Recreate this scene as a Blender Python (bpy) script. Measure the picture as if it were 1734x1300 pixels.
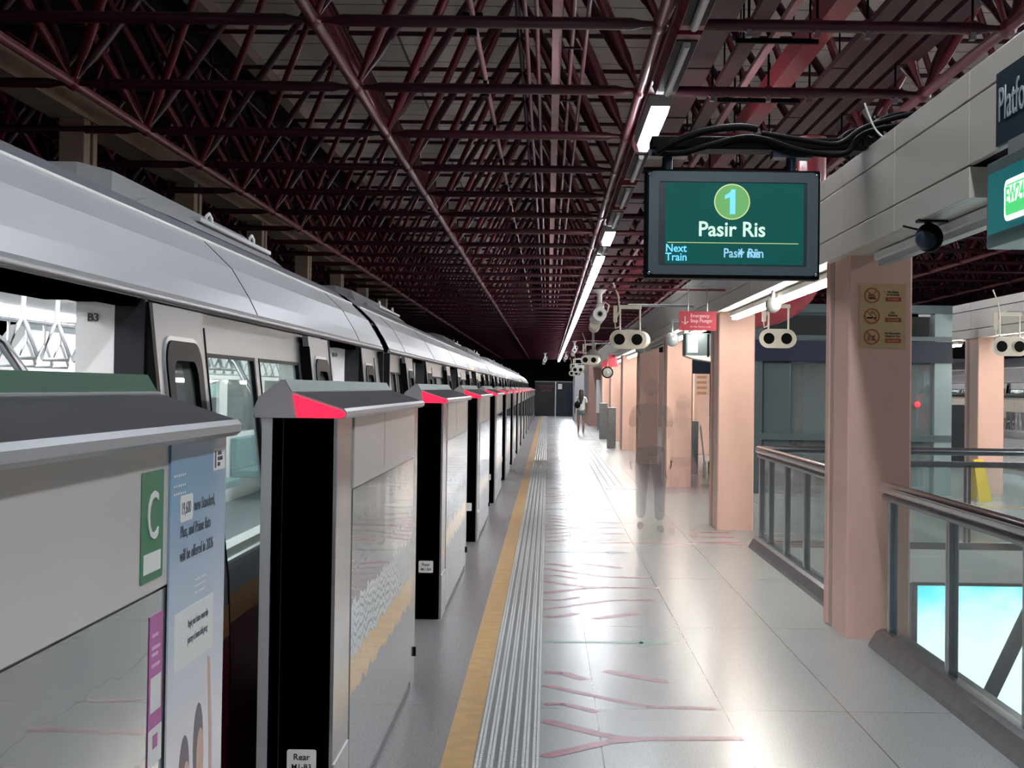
import bpy, bmesh, math, random
from mathutils import Vector, Matrix
random.seed(7)
for o in list(bpy.data.objects): bpy.data.objects.remove(o)
scene = bpy.context.scene
COL = scene.collection
PI = math.pi

# ------------------------------------------------------------------ camera
cam_d = bpy.data.cameras.new('camera'); cam = bpy.data.objects.new('camera', cam_d); COL.objects.link(cam)
cam_d.sensor_width = 36.0; cam_d.lens = 2600.0/1734.0*36.0
cam_d.shift_x = -0.03557; cam_d.shift_y = -0.02595
cam_d.clip_start = 0.05; cam_d.clip_end = 300
cam.matrix_world = Matrix.Translation((0, 0, 1.6)) @ Matrix.Rotation(PI/2+0.02, 4, 'X') @ Matrix.Rotation(0.013, 4, 'Z')
scene.camera = cam

# ------------------------------------------------------------------ world, exposure
world = bpy.data.worlds.new('night'); scene.world = world; world.use_nodes = True
bg = world.node_tree.nodes['Background']
bg.inputs['Color'].default_value = (0.55, 0.62, 0.75, 1); bg.inputs['Strength'].default_value = 0.05
vs = scene.view_settings
vs.view_transform = 'Standard'; vs.look = 'None'; vs.gamma = 1.0; vs.use_curve_mapping = False
vs.exposure = 0.8
EXF = 2.0**-0.45    # keeps screens and signs at their own brightness
LAMP = 27.0      # radiance of the lit fluorescent tubes
BATTEN = 40.0    # radiance of the battens under the beam
CARLAMP = 8.5    # light strips inside the train

# ------------------------------------------------------------------ materials
def lin(c):
    c = c.lstrip('#'); v = [int(c[i:i+2], 16)/255 for i in (0, 2, 4)]
    return tuple((x/12.92 if x <= 0.04045 else ((x+0.055)/1.055)**2.4) for x in v) + (1,)
MATS = {}
def mat(name, col, rough=0.5, metal=0.0, noise=0.06, scale=8.0, emit=0, spec=0.5, trans=0, alpha=1, bump=0, bscale=60, coat=0):
    if name in MATS: return MATS[name]
    m = bpy.data.materials.new(name); m.use_nodes = True; nt = m.node_tree; b = nt.nodes['Principled BSDF']
    c = lin(col) if isinstance(col, str) else tuple(col)+(1,)
    tc = nt.nodes.new('ShaderNodeTexCoord')
    if noise > 0:
        n = nt.nodes.new('ShaderNodeTexNoise'); n.inputs['Scale'].default_value = scale; n.inputs['Detail'].default_value = 4
        nt.links.new(tc.outputs['Object'], n.inputs['Vector'])
        r = nt.nodes.new('ShaderNodeValToRGB'); r.color_ramp.elements[0].position = 0.3; r.color_ramp.elements[1].position = 0.7
        r.color_ramp.elements[0].color = tuple(x*(1-noise) for x in c[:3])+(1,)
        r.color_ramp.elements[1].color = tuple(min(1, x*(1+noise)) for x in c[:3])+(1,)
        nt.links.new(n.outputs['Fac'], r.inputs['Fac']); nt.links.new(r.outputs['Color'], b.inputs['Base Color'])
    else: b.inputs['Base Color'].default_value = c
    b.inputs['Roughness'].default_value = rough; b.inputs['Metallic'].default_value = metal
    b.inputs['Specular IOR Level'].default_value = spec
    b.inputs['Transmission Weight'].default_value = trans; b.inputs['Alpha'].default_value = alpha
    b.inputs['Coat Weight'].default_value = coat; b.inputs['Coat Roughness'].default_value = 0.08
    if emit: b.inputs['Emission Color'].default_value = c; b.inputs['Emission Strength'].default_value = emit
    if bump:
        n2 = nt.nodes.new('ShaderNodeTexNoise'); n2.inputs['Scale'].default_value = bscale
        nt.links.new(tc.outputs['Object'], n2.inputs['Vector'])
        bp = nt.nodes.new('ShaderNodeBump'); bp.inputs['Strength'].default_value = bump; bp.inputs['Distance'].default_value = 0.01
        nt.links.new(n2.outputs['Fac'], bp.inputs['Height']); nt.links.new(bp.outputs['Normal'], b.inputs['Normal'])
    MATS[name] = m; return m

def glass_mat(name, tint, alpha=0.22, rough=0.03):
    # thin architectural glass: clear where seen face on, mirror-like at a glancing angle
    if name in MATS: return MATS[name]
    m = bpy.data.materials.new(name); m.use_nodes = True; nt = m.node_tree
    for n in list(nt.nodes): nt.nodes.remove(n)
    out = nt.nodes.new('ShaderNodeOutputMaterial'); tr = nt.nodes.new('ShaderNodeBsdfTransparent'); gl = nt.nodes.new('ShaderNodeBsdfGlossy')
    df = nt.nodes.new('ShaderNodeBsdfDiffuse'); mx = nt.nodes.new('ShaderNodeMixShader'); m2 = nt.nodes.new('ShaderNodeMixShader')
    fr = nt.nodes.new('ShaderNodeFresnel'); fr.inputs['IOR'].default_value = 1.5
    tr.inputs['Color'].default_value = tint; gl.inputs['Roughness'].default_value = rough
    df.inputs['Color'].default_value = tint; m2.inputs['Fac'].default_value = alpha
    nt.links.new(tr.outputs[0], m2.inputs[1]); nt.links.new(df.outputs[0], m2.inputs[2])
    ge = nt.nodes.new('ShaderNodeNewGeometry'); sb = nt.nodes.new('ShaderNodeMath'); sb.operation = 'SUBTRACT'; sb.inputs[0].default_value = 1.0; nt.links.new(ge.outputs['Backfacing'], sb.inputs[1])
    ml = nt.nodes.new('ShaderNodeMath'); ml.operation = 'MULTIPLY'; nt.links.new(sb.outputs[0], ml.inputs[0]); nt.links.new(fr.outputs[0], ml.inputs[1])
    nt.links.new(ml.outputs[0], mx.inputs['Fac']); nt.links.new(m2.outputs[0], mx.inputs[1]); nt.links.new(gl.outputs[0], mx.inputs[2])
    nt.links.new(mx.outputs[0], out.inputs['Surface']); MATS[name] = m; return m

def node_mat(name):
    m = bpy.data.materials.new(name); m.use_nodes = True; MATS[name] = m
    return m, m.node_tree, m.node_tree.nodes['Principled BSDF']
def N(nt, kind, **kw):
    n = nt.nodes.new(kind)
    for k, v in kw.items():
        if k in n.inputs: n.inputs[k].default_value = v
        else: setattr(n, k, v)
    return n
def M_(nt, op, a, b=None, c=None):
    n = nt.nodes.new('ShaderNodeMath'); n.operation = op
    for i, x in enumerate((a, b, c)):
        if x is None: continue
        if isinstance(x, (int, float)): n.inputs[i].default_value = x
        else: nt.links.new(x, n.inputs[i])
    return n.outputs[0]
def MixC(nt, fac, a, b):
    n = nt.nodes.new('ShaderNodeMix'); n.data_type = 'RGBA'
    if isinstance(fac, (int, float)): n.inputs[0].default_value = fac
    else: nt.links.new(fac, n.inputs[0])
    for i, x in ((6, a), (7, b)):
        if isinstance(x, tuple): n.inputs[i].default_value = x
        else: nt.links.new(x, n.inputs[i])
    return n.outputs[2]

def joint(nt, v, offs, w):
    # 1 where the coordinate lies within w of any listed line
    r = None
    for o in offs:
        q = M_(nt, 'LESS_THAN', M_(nt, 'ABSOLUTE', M_(nt, 'SUBTRACT', v, o)), w)
        r = q if r is None else M_(nt, 'MAXIMUM', r, q)
    return r
def period_joint(nt, v, off, per, w):
    a = M_(nt, 'SUBTRACT', v, off - per/2); f = M_(nt, 'FLOORED_MODULO', a, per)
    return M_(nt, 'LESS_THAN', M_(nt, 'ABSOLUTE', M_(nt, 'SUBTRACT', f, per/2)), w)

def granite(name, base, dark, xj, yo, yp, rough, speck=0.4, jw=0.004, gs=120.0):
    m, nt, b = node_mat(name)
    tc = N(nt, 'ShaderNodeTexCoord'); sx = N(nt, 'ShaderNodeSeparateXYZ'); nt.links.new(tc.outputs['Object'], sx.inputs[0])
    n1 = N(nt, 'ShaderNodeTexNoise', Scale=gs, Detail=3.0); nt.links.new(tc.outputs['Object'], n1.inputs['Vector'])
    n2 = N(nt, 'ShaderNodeTexNoise', Scale=1.1, Detail=5.0); nt.links.new(tc.outputs['Object'], n2.inputs['Vector'])
    s = M_(nt, 'MULTIPLY', M_(nt, 'GREATER_THAN', n1.outputs['Fac'], 0.56), speck)
    c = MixC(nt, s, base, dark)
    c = MixC(nt, M_(nt, 'MULTIPLY', n2.outputs['Fac'], 0.2), c, tuple(x*0.72 for x in base[:3])+(1,))
    j = period_joint(nt, sx.outputs[1], yo, yp, jw)
    if xj: j = M_(nt, 'MAXIMUM', j, joint(nt, sx.outputs[0], xj, jw*0.8))
    c = MixC(nt, M_(nt, 'MULTIPLY', j, 0.75), c, (0.05, 0.05, 0.05, 1))
    nt.links.new(c, b.inputs['Base Color'])
    rr = M_(nt, 'ADD', M_(nt, 'MULTIPLY', n2.outputs['Fac'], 0.06), rough)
    nt.links.new(M_(nt, 'ADD', rr, M_(nt, 'MULTIPLY', n1.outputs['Fac'], 0.08)), b.inputs['Roughness'])
    bp = N(nt, 'ShaderNodeBump', Strength=0.04, Distance=0.002); nt.links.new(n1.outputs['Fac'], bp.inputs['Height'])
    nt.links.new(bp.outputs['Normal'], b.inputs['Normal'])
    b.inputs['Specular IOR Level'].default_value = 0.42
    return m
FLOOR_M = granite('light_granite', (0.36, 0.375, 0.37, 1), (0.14, 0.145, 0.145, 1), [0.26, 0.9, 1.52, 3.0, 4.6, 6.2], 7.72, 2.665, 0.17)
EDGE_M = granite('dark_granite', (0.19, 0.177, 0.18, 1), (0.03, 0.05, 0.055, 1), None, 7.75, 2.665, 0.32, 0.75, gs=95.0)

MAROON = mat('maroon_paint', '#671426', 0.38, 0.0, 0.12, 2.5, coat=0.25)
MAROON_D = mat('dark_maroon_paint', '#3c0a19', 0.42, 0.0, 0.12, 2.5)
TRAY = mat('maroon_tray', '#431c25', 0.45, 0.1, 0.1, 2)
PINK = mat('pale_pink_conduit', '#b98a8c', 0.5, 0, 0.12, 1.2)
PEACH = mat('peach_paint', '#e8bfae', 0.45, 0, 0.03, 3)
PEACH_L = mat('pale_beige_joint', '#b9a198', 0.45, 0, 0.05, 3)
CREAM = mat('cream_cladding', '#d2ccc2', 0.33, 0.08, 0.05, 1.2)
BEAMG = mat('beige_concrete', '#8a7666', 0.7, 0, 0.1, 2)
BLACK = mat('black_plastic', '#040405', 0.5, 0, 0.1, 5, spec=0.1)
GBLACK = mat('gate_black', '#020203', 0.5, 0, 0, spec=0.0)
GAP = mat('joint_black', '#050505', 0.9, 0, 0.0)
NAVY = mat('navy_panel', '#05080f', 0.6, 0, 0.08, 3)
STEEL = mat('brushed_steel', '#b7bbbe', 0.2, 1.0, 0.06, 12)
STEEL_D = mat('dull_steel', '#8d9093', 0.34, 1.0, 0.1, 9)
SILVER = mat('silver_paint', '#b4b6ba', 0.3, 0.35, 0.04, 2)
GREY = mat('grey_paint', '#8f9194', 0.4, 0.1, 0.05, 3)
CAPM = mat('cap_dark_grey', '#56575d', 0.33, 0.5, 0.05, 2)
CAPEND = mat('cap_end_grey', '#9a9a9c', 0.4, 0.1, 0.04, 4)
LIP = mat('lip_grey', '#a5aaae', 0.3, 0.4, 0.03, 4)
WHITE = mat('white_paint', '#dedfdc', 0.45, 0, 0.03, 3)
IVORY = mat('ivory_plastic', '#c9c6b8', 0.45, 0, 0.04, 6)
HEAD = mat('cream_header', '#c0beb9', 0.3, 0, 0.03, 2, coat=0.4)
GREENS = mat('green_sign', '#1f7049', 0.4, 0, 0.05, 4)
GREENP = mat('green_paint', '#0f4a30', 0.55, 0, 0.05, 4, spec=0.15)
RED = mat('red_sign', '#a8283c', 0.4, 0, 0.04, 5)
YELLOW = mat('yellow_tile', '#b08c50', 0.35, 0, 0.18, 9)
YELLOW_S = mat('yellow_plastic', '#d8b62a', 0.4, 0, 0.04, 5)
ORANGE = mat('orange_stripe', '#a9743a', 0.35, 0, 0.05, 5)
DKRED = mat('dark_red_body', '#5a1322', 0.3, 0, 0.05, 3)
TRAIN = mat('train_grey', '#75777c', 0.32, 0.3, 0.04, 1.5)
ROOFM = mat('train_roof_silver', '#b6b9bd', 0.32, 0.15, 0.04, 1.2)
INT = mat('train_interior_white', '#e9e6e2', 0.5, 0, 0.02, 2)
SEAT = mat('teal_seat', '#4f7f80', 0.5, 0, 0.05, 4)
PAINTP = mat('pink_floor_paint', '#97606e', 0.3, 0, 0.2, 14)
PAINTG = mat('green_floor_paint', '#5f8a78', 0.3, 0, 0.2, 14)
PAINTR = mat('red_floor_paint', '#b56a68', 0.3, 0, 0.2, 14)
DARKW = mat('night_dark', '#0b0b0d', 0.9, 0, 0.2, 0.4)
TEALST = mat('grey_green_steel', '#4f5c5f', 0.4, 0.3, 0.05, 3)
BLUEH = mat('blue_band', '#04182f', 0.5, 0, 0.04, 3)
CARGLASS = glass_mat('car_glass', (0.80, 0.86, 0.84, 1), 0.10, 0.02)
RAILGLASS = glass_mat('rail_glass', (0.80, 0.87, 0.87, 1), 0.06, 0.05)
LIFTGLASS = glass_mat('lift_glass', (0.70, 0.78, 0.79, 1), 0.12, 0.03)
TUBE = mat('lit_tube', '#f4f8ff', 0.5, 0, 0, emit=LAMP)
TUBE_OFF = mat('unlit_tube', '#b9b9b9', 0.3, 0, 0.02)
BATT = mat('lit_batten', '#fff6ec', 0.5, 0, 0, emit=BATTEN)
CARL = mat('car_light', '#f6f9ff', 0.5, 0, 0, emit=CARLAMP)
REDL = mat('red_indicator', (1.0, 0.008, 0.035), 0.4, 0, 0, emit=2.0*EXF)
ORL = mat('orange_indicator', (1.0, 0.35, 0.08), 0.4, 0, 0, emit=5*EXF)
SKIN = mat('skin', '#7d5a4b', 0.6, 0, 0.04, 9)

def mirror_panel():
    m, nt, b = node_mat('glossy_glass_panel')
    tc = N(nt, 'ShaderNodeTexCoord'); mp = N(nt, 'ShaderNodeMapping'); mp.inputs['Scale'].default_value = (1, 3.0, 1.2)
    nt.links.new(tc.outputs['Object'], mp.inputs[0])
    n = N(nt, 'ShaderNodeTexNoise', Scale=1.6, Detail=1.5); nt.links.new(mp.outputs[0], n.inputs['Vector'])
    bp = N(nt, 'ShaderNodeBump', Strength=0.08, Distance=0.012); nt.links.new(n.outputs['Fac'], bp.inputs['Height'])
    nt.links.new(bp.outputs['Normal'], b.inputs['Normal'])
    b.inputs['Base Color'].default_value = (0.50, 0.53, 0.53, 1); b.inputs['Metallic'].default_value = 0.75
    b.inputs['Roughness'].default_value = 0.02
    return m
MIRROR = mirror_panel()
POSTM = mat('polished_post', '#b9babb', 0.13, 0.85, 0.05, 3)

def roof_panels():
    m, nt, b = node_mat('cream_roof_panels')
    tc = N(nt, 'ShaderNodeTexCoord'); sx = N(nt, 'ShaderNodeSeparateXYZ'); nt.links.new(tc.outputs['Object'], sx.inputs[0])
    j = M_(nt, 'MAXIMUM', period_joint(nt, sx.outputs[1], 17.5, 1.9, 0.035), period_joint(nt, sx.outputs[0], -3.6, 3.8, 0.03))
    n = N(nt, 'ShaderNodeTexNoise', Scale=0.5, Detail=3.0); nt.links.new(tc.outputs['Object'], n.inputs['Vector'])
    c = MixC(nt, n.outputs['Fac'], (0.76, 0.68, 0.63, 1), (0.84, 0.77, 0.72, 1))
    nt.links.new(MixC(nt, M_(nt, 'MULTIPLY', j, 0.85), c, (0.04, 0.03, 0.03, 1)), b.inputs['Base Color'])
    b.inputs['Roughness'].default_value = 0.6
    return m
ROOFP = roof_panels()

# ------------------------------------------------------------------ mesh helpers
class MB:
    def __init__(s): s.v = []; s.f = []; s.mi = []; s.sm = []; s.mats = []
    def _m(s, m):
        if m is None: return 0
        if m not in s.mats: s.mats.append(m)
        return s.mats.index(m)
    def poly(s, pts, faces, m=None, smooth=False):
        b = len(s.v); s.v += [tuple(p) for p in pts]; k = s._m(m)
        for f in faces: s.f.append(tuple(b+i for i in f)); s.mi.append(k); s.sm.append(smooth)
        return s
    def box(s, x0, x1, y0, y1, z0, z1, m=None, bv=0):
        if x0 > x1: x0, x1 = x1, x0
        if y0 > y1: y0, y1 = y1, y0
        if z0 > z1: z0, z1 = z1, z0
        if bv:
            bm = bmesh.new(); bmesh.ops.create_cube(bm, size=1)
            for v in bm.verts: v.co = Vector(((x0+x1)/2+v.co.x*(x1-x0), (y0+y1)/2+v.co.y*(y1-y0), (z0+z1)/2+v.co.z*(z1-z0)))
            bmesh.ops.bevel(bm, geom=bm.edges[:]+bm.verts[:], offset=bv, segments=2, affect='EDGES', profile=0.5)
            bm.verts.ensure_lookup_table(); bm.verts.index_update()
            s.poly([v.co[:] for v in bm.verts], [[v.index for v in f.verts] for f in bm.faces], m); bm.free(); return s
        p = [(x0,y0,z0),(x1,y0,z0),(x1,y1,z0),(x0,y1,z0),(x0,y0,z1),(x1,y0,z1),(x1,y1,z1),(x0,y1,z1)]
        return s.poly(p, [(0,3,2,1),(4,5,6,7),(0,1,5,4),(1,2,6,5),(2,3,7,6),(3,0,4,7)], m)
    def prism(s, prof, axis, a, b, m=None, smooth=False, caps=True, capm=None):
        # prof: list of 2-D points; axis 'y': (x,z); 'x': (y,z); 'z': (x,y)
        def P(p, t): return (p[0], t, p[1]) if axis == 'y' else ((t, p[0], p[1]) if axis == 'x' else (p[0], p[1], t))
        n = len(prof)
        s.poly([P(p, a) for p in prof]+[P(p, b) for p in prof], [(i, (i+1) % n, n+(i+1) % n, n+i) for i in range(n)], m, smooth)
        if caps:
            s.poly([P(p, a) for p in prof], [tuple(range(n))[::-1]], capm or m); s.poly([P(p, b) for p in prof], [tuple(range(n))], capm or m)
        return s
    def tube(s, pts, r, seg=10, m=None, caps=True, r2=None):
        pts = [Vector(p) for p in pts]; n = len(pts); rings = []
        for i, p in enumerate(pts):
            d = (pts[min(i+1, n-1)]-pts[max(i-1, 0)]).normalized()
            up = Vector((0, 0, 1)) if abs(d.z) < 0.95 else Vector((0, 1, 0))
            u = d.cross(up).normalized(); w = u.cross(d)
            rr = r if r2 is None else r+(r2-r)*i/max(1, n-1)
            if isinstance(r, (list, tuple)): rr = r[i]
            rings.append([p+u*math.cos(2*PI*k/seg)*rr+w*math.sin(2*PI*k/seg)*rr for k in range(seg)])
        vs_ = [v for R_ in rings for v in R_]; fs = []
        for i in range(n-1):
            for k in range(seg):
                a = i*seg+k; b = i*seg+(k+1) % seg; fs.append((a, b, b+seg, a+seg))
        s.poly(vs_, fs, m, True)
        if caps: s.poly(rings[0], [tuple(range(seg))[::-1]], m); s.poly(rings[-1], [tuple(range(seg))], m)
        return s
    def ball(s, c, r, m=None, seg=16, rings=10, sc=(1, 1, 1)):
        v = []; f = []
        for i in range(rings+1):
            t = PI*i/rings
            for k in range(seg):
                a = 2*PI*k/seg; v.append((c[0]+r*sc[0]*math.sin(t)*math.cos(a), c[1]+r*sc[1]*math.sin(t)*math.sin(a), c[2]+r*sc[2]*math.cos(t)))
        for i in range(rings):
            for k in range(seg): f.append((i*seg+k, (i+1)*seg+k, (i+1)*seg+(k+1) % seg, i*seg+(k+1) % seg))
        return s.poly(v, f, m, True)
    def build(s, name, m=None, parent=None, loc=None):
        me = bpy.data.meshes.new(name); me.from_pydata(s.v, [], s.f)
        ms = s.mats if s.mats else [m]
        if m is not None and s.mats and m not in s.mats: pass
        for x in ms: me.materials.append(x if x else m)
        for p, k, sm in zip(me.polygons, s.mi, s.sm): p.material_index = k; p.use_smooth = sm
        me.validate(); me.update()
        o = bpy.data.objects.new(name, me); COL.objects.link(o)
        if loc: o.location = loc
        if parent: o.parent = parent
        return o
def rrect(cx, cz, w, h, r, n=5):
    p = []
    for (sx, sz, a0) in ((1, -1, -90), (1, 1, 0), (-1, 1, 90), (-1, -1, 180)):
        for i in range(n+1):
            a = math.radians(a0+90*i/n); p.append((cx+sx*(w/2-r)+r*math.cos(a), cz+sz*(h/2-r)+r*math.sin(a)))
    return p
def ringplate(mb, outer, inner, plane, t0, t1, m):
    # frame between two loops of equal point count; plane maps (a,b,t)->xyz
    n = len(outer); v = [plane(*p, t0) for p in outer]+[plane(*p, t0) for p in inner]+[plane(*p, t1) for p in outer]+[plane(*p, t1) for p in inner]
    f = []
    for i in range(n):
        j = (i+1) % n
        f += [(i, j, n+j, n+i), (2*n+i, 3*n+i, 3*n+j, 2*n+j), (i, 2*n+i, 2*n+j, j), (n+i, n+j, 3*n+j, 3*n+i)]
    mb.poly(v, f, m)
def tag(o, label=None, cat=None, group=None, kind=None):
    if label: o['label'] = label
    if cat: o['category'] = cat
    if group: o['group'] = group
    if kind: o['kind'] = kind
    return o
def empty(name, loc=(0, 0, 0), rz=0):
    o = bpy.data.objects.new(name, None); COL.objects.link(o); o.location = loc; o.rotation_euler[2] = rz; o.empty_display_size = 0.2
    return o
def copy_tree(o, parent=None):
    c = o.copy(); COL.objects.link(c)
    if parent: c.parent = parent
    for ch in [k for k in bpy.data.objects if k.parent == o]: copy_tree(ch, c)
    return c
FACE = {'-y': (PI/2, 0, 0), '+x': (PI/2, 0, PI/2), '-x': (PI/2, 0, -PI/2), '+z': (0, 0, 0)}
def text(s, size, m, parent, loc, face='-y', align='LEFT', bold=0.0, sx=1.0, name='lettering', depth=0.0015, label=None, line=1.0):
    cu = bpy.data.curves.new('t', 'FONT'); cu.body = s; cu.size = size; cu.align_x = align; cu.extrude = depth; cu.offset = bold*size
    cu.space_line = line; cu.resolution_u = 3
    t = bpy.data.objects.new('t', cu); COL.objects.link(t); bpy.context.view_layer.update()
    me = bpy.data.meshes.new_from_object(t.evaluated_get(bpy.context.evaluated_depsgraph_get()))
    bpy.data.objects.remove(t); bpy.data.curves.remove(cu)
    me.materials.clear(); me.materials.append(m)
    o = bpy.data.objects.new(name, me); COL.objects.link(o)
    o.location = loc; o.rotation_euler = FACE[face]; o.scale = (sx, 1, 1)
    if parent: o.parent = parent
    return o
#PARTS

# ================================================================== THE SETTING
def struct(name, mb, m=None, label=None, cat=None):
    o = mb.build(name, m); tag(o, label, cat, kind='structure'); return o
YE = 92.0          # far end wall of the platform
RX = 2.28          # edge of the stair void
VX1, VY0, VY1 = 6.3, 1.5, 15.85
def slab(mb, x0, x1, y0, y1, z0, z1, m): mb.box(x0, x1, y0, y1, z0, z1, m)
fl = MB()
slab(fl, -0.02, RX, -6, YE, -0.34, 0, FLOOR_M)
slab(fl, RX, VX1, VY1, YE, -0.34, 0, FLOOR_M)
slab(fl, VX1, 9.3, -6, YE, -0.34, 0, FLOOR_M)
slab(fl, RX, VX1, -6, VY0, -0.34, 0, FLOOR_M)
struct('floor', fl, None, 'glossy light grey granite platform floor', 'floor')
ed = MB(); slab(ed, -1.02, -0.435, -6, YE, -0.34, 0, EDGE_M); slab(ed, 9.75, 10.3, -6, YE, -0.34, 0, EDGE_M)
struct('floor', ed, None, 'speckled dark grey granite strip between the platform gates and the yellow line', 'floor')
yl = MB(); yl.box(-0.435, -0.30, -6, YE, -0.34, 0.001, YELLOW); yl.box(9.6, 9.75, -6, YE, -0.34, 0.001, YELLOW)
struct('trim_1', yl, None, 'yellow line along the platform edge', 'line')
tb = MB(); tb.box(-0.30, -0.02, -6, YE, -0.34, 0.001, mat('tactile_base', '#6c7172', 0.32, 0.1, 0.1, 5)); tb.box(9.3, 9.6, -6, YE, -0.34, 0.001, STEEL_D)
struct('trim_2', tb, None, 'grey steel bed of the tactile strip', 'strip')
# steel studs of the tactile strip
st = MB()
STUD = mat('stud_steel', '#e3e6e5', 0.25, 0.4, 0.04, 20)
def stud(mb, x, y, w, l):
    a, b, h = w/2, l/2, 0.006; c, d = a*0.6, b*0.55
    mb.poly([(x-a,y-b,0.001),(x+a,y-b,0.001),(x+a,y+b,0.001),(x-a,y+b,0.001),(x-c,y-d,h),(x+c,y-d,h),(x+c,y+d,h),(x-c,y+d,h)],
            [(4,5,6,7),(0,1,5,4),(1,2,6,5),(2,3,7,6),(3,0,4,7)], STUD)
ROWS = [-0.278, -0.228, -0.178, -0.128, -0.078, -0.033]
for x in ROWS:
    y = 5.6
    while y < 34: stud(st, x-0.0085, y, 0.013, 0.020); stud(st, x+0.0085, y, 0.013, 0.020); y += 0.034
    st.prism([(x-0.015, 0.001), (x+0.015, 0.001), (x+0.008, 0.006), (x-0.008, 0.006)], 'y', 34, 87.5, STUD)
tag(st.build('tactile_studs', STUD), 'rows of small steel studs running along the tactile strip beside the yellow line', 'tactile paving', kind='stuff')
# guiding bars further down the platform
gp = MB()
for i, x in enumerate((0.93, 1.04, 1.15, 1.26)):
    gp.prism([(x-0.02, 0), (x+0.02, 0), (x+0.012, 0.006), (x-0.012, 0.006)], 'y', 25.0+0.3, 41.5, STUD)
for i in range(9):
    x = 0.96+i*0.06; gp.box(x-0.018, x+0.018, 24.55, 25.2, 0, 0.006, STUD)
tag(gp.build('guiding_bars', STUD), 'four long raised steel guiding bars on the floor far down the middle of the platform', 'tactile paving')

# painted queue marks at every door, period 5.33
def floor_line(mb, pts, w, m, z=0.0012):
    for (x0, y0), (x1, y1) in zip(pts[:-1], pts[1:]):
        d = Vector((x1-x0, y1-y0)).normalized(); n = Vector((-d.y, d.x))*w/2
        mb.poly([(x0-n.x, y0-n.y, z), (x1-n.x, y1-n.y, z), (x1+n.x, y1+n.y, z), (x0+n.x, y0+n.y, z)], [(0, 1, 2, 3)], m)
DOORS = [4.4+5.33*k for k in range(15)]
for k, c in enumerate(DOORS):
    q = empty('boarding_marks', (0, c, 0))
    a = MB(); floor_line(a, [(0.0, 0), (0.62, 0.0)], 0.07, PAINTG); a.poly([(0.6, -0.13, 0.0012), (0.84, 0, 0.0012), (0.6, 0.13, 0.0012)], [(0, 1, 2)], PAINTG)
    a.build('exit_arrow', PAINTG, q)
    for s in (-1, 1):
        b = MB()
        if s < 0 or k == len(DOORS)-1: floor_line(b, [(0.0, s*2.3), (0.3, s*2.62), (0.42, s*2.665), (0.92, s*2.63)], 0.075, PAINTP)
        else: floor_line(b, [(0.0, 2.3), (0.3, 2.60), (0.44, 2.655)], 0.075, PAINTP, 0.0016)
        floor_line(b, [(0.0, s*1.05), (0.1, s*1.05), (0.22, s*1.25)], 0.075, PAINTP)
        floor_line(b, [(0.34, s*0.98), (0.68, s*1.3)], 0.085, PAINTP)
        floor_line(b, [(0.0, s*1.42), (0.25, s*1.68), (0.52, s*1.95), (0.86, s*1.98)], 0.055, PAINTP)
        floor_line(b, [(0.0, s*1.92), (0.1, s*1.90), (0.27, s*2.1)], 0.06, PAINTP)
        b.build('queue_line', PAINTP, q)
    dist = ['nearest', 'second nearest', 'third', 'fourth', 'fifth', 'sixth', 'seventh', 'eighth', 'ninth', 'tenth', 'eleventh', 'twelfth', 'thirteenth', 'fourteenth', 'farthest'][k]
    tag(q, 'faded pink queue lines and green arrow on the floor at the %s platform door' % dist, 'floor marking', 'painted boarding marks at the platform doors')
# red warning lines by the stairs
w = MB()
for i, y in enumerate((16.2, 16.75, 17.3)): floor_line(w, [(1.55+0.03*i, y), (2.05, y)], 0.10, PAINTR)
tag(w.build('floor_lines', PAINTR), 'short red stripes painted on the floor at the head of the stair railing', 'floor marking')
w = MB(); floor_line(w, [(0.32, 15.9), (0.9, 16.05), (2.1, 15.95)], 0.05, PAINTR)
tag(w.build('floor_line', PAINTR), 'long thin red line painted across the platform floor beside the stair railing', 'floor marking')

# roof: cream panels high above the space frame, its cream edge gutter, the dark part to the left
ro = MB(); ro.box(-7.5, 34.0, -8, 222, 9.75, 9.85, ROOFP); struct('ceiling', ro, None, 'cream roof panels seen through the steel space frame', 'ceiling')
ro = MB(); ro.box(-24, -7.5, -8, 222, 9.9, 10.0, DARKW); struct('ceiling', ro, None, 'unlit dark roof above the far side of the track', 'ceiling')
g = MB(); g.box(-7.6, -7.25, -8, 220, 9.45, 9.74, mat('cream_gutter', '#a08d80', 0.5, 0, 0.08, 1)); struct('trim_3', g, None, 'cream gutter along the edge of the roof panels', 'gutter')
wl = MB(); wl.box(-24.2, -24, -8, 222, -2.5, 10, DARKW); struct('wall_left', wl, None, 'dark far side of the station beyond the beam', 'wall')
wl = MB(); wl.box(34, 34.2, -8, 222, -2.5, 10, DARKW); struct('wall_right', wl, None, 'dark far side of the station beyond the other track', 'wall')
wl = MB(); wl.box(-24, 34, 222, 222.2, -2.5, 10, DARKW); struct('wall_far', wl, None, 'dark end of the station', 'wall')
tk = MB(); tk.box(-24, -1.05, -8, 222, -1.5, -1.3, mat('track_bed', '#1c1b1b', 0.9, 0, 0.3, 2)); tk.box(-1.12, -1.02, -8, YE, -1.4, -0.02, BEAMG); tk.box(10.3, 34, -8, 222, -1.5, -1.3, MATS['track_bed']); tk.box(-1.05, 10.3, YE, 222, -1.5, -1.3, MATS['track_bed'])
struct('floor', tk, None, 'dark track bed below the trains', 'track bed')
# lower concourse seen down the stair void
lo = MB(); lo.box(0.5, 9.0, -4, 30, -5.2, -5.0, mat('concourse_floor', '#8f9a9c', 0.25, 0, 0.08, 1))
struct('floor', lo, None, 'grey concourse floor far down the stair void', 'floor')

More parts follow.
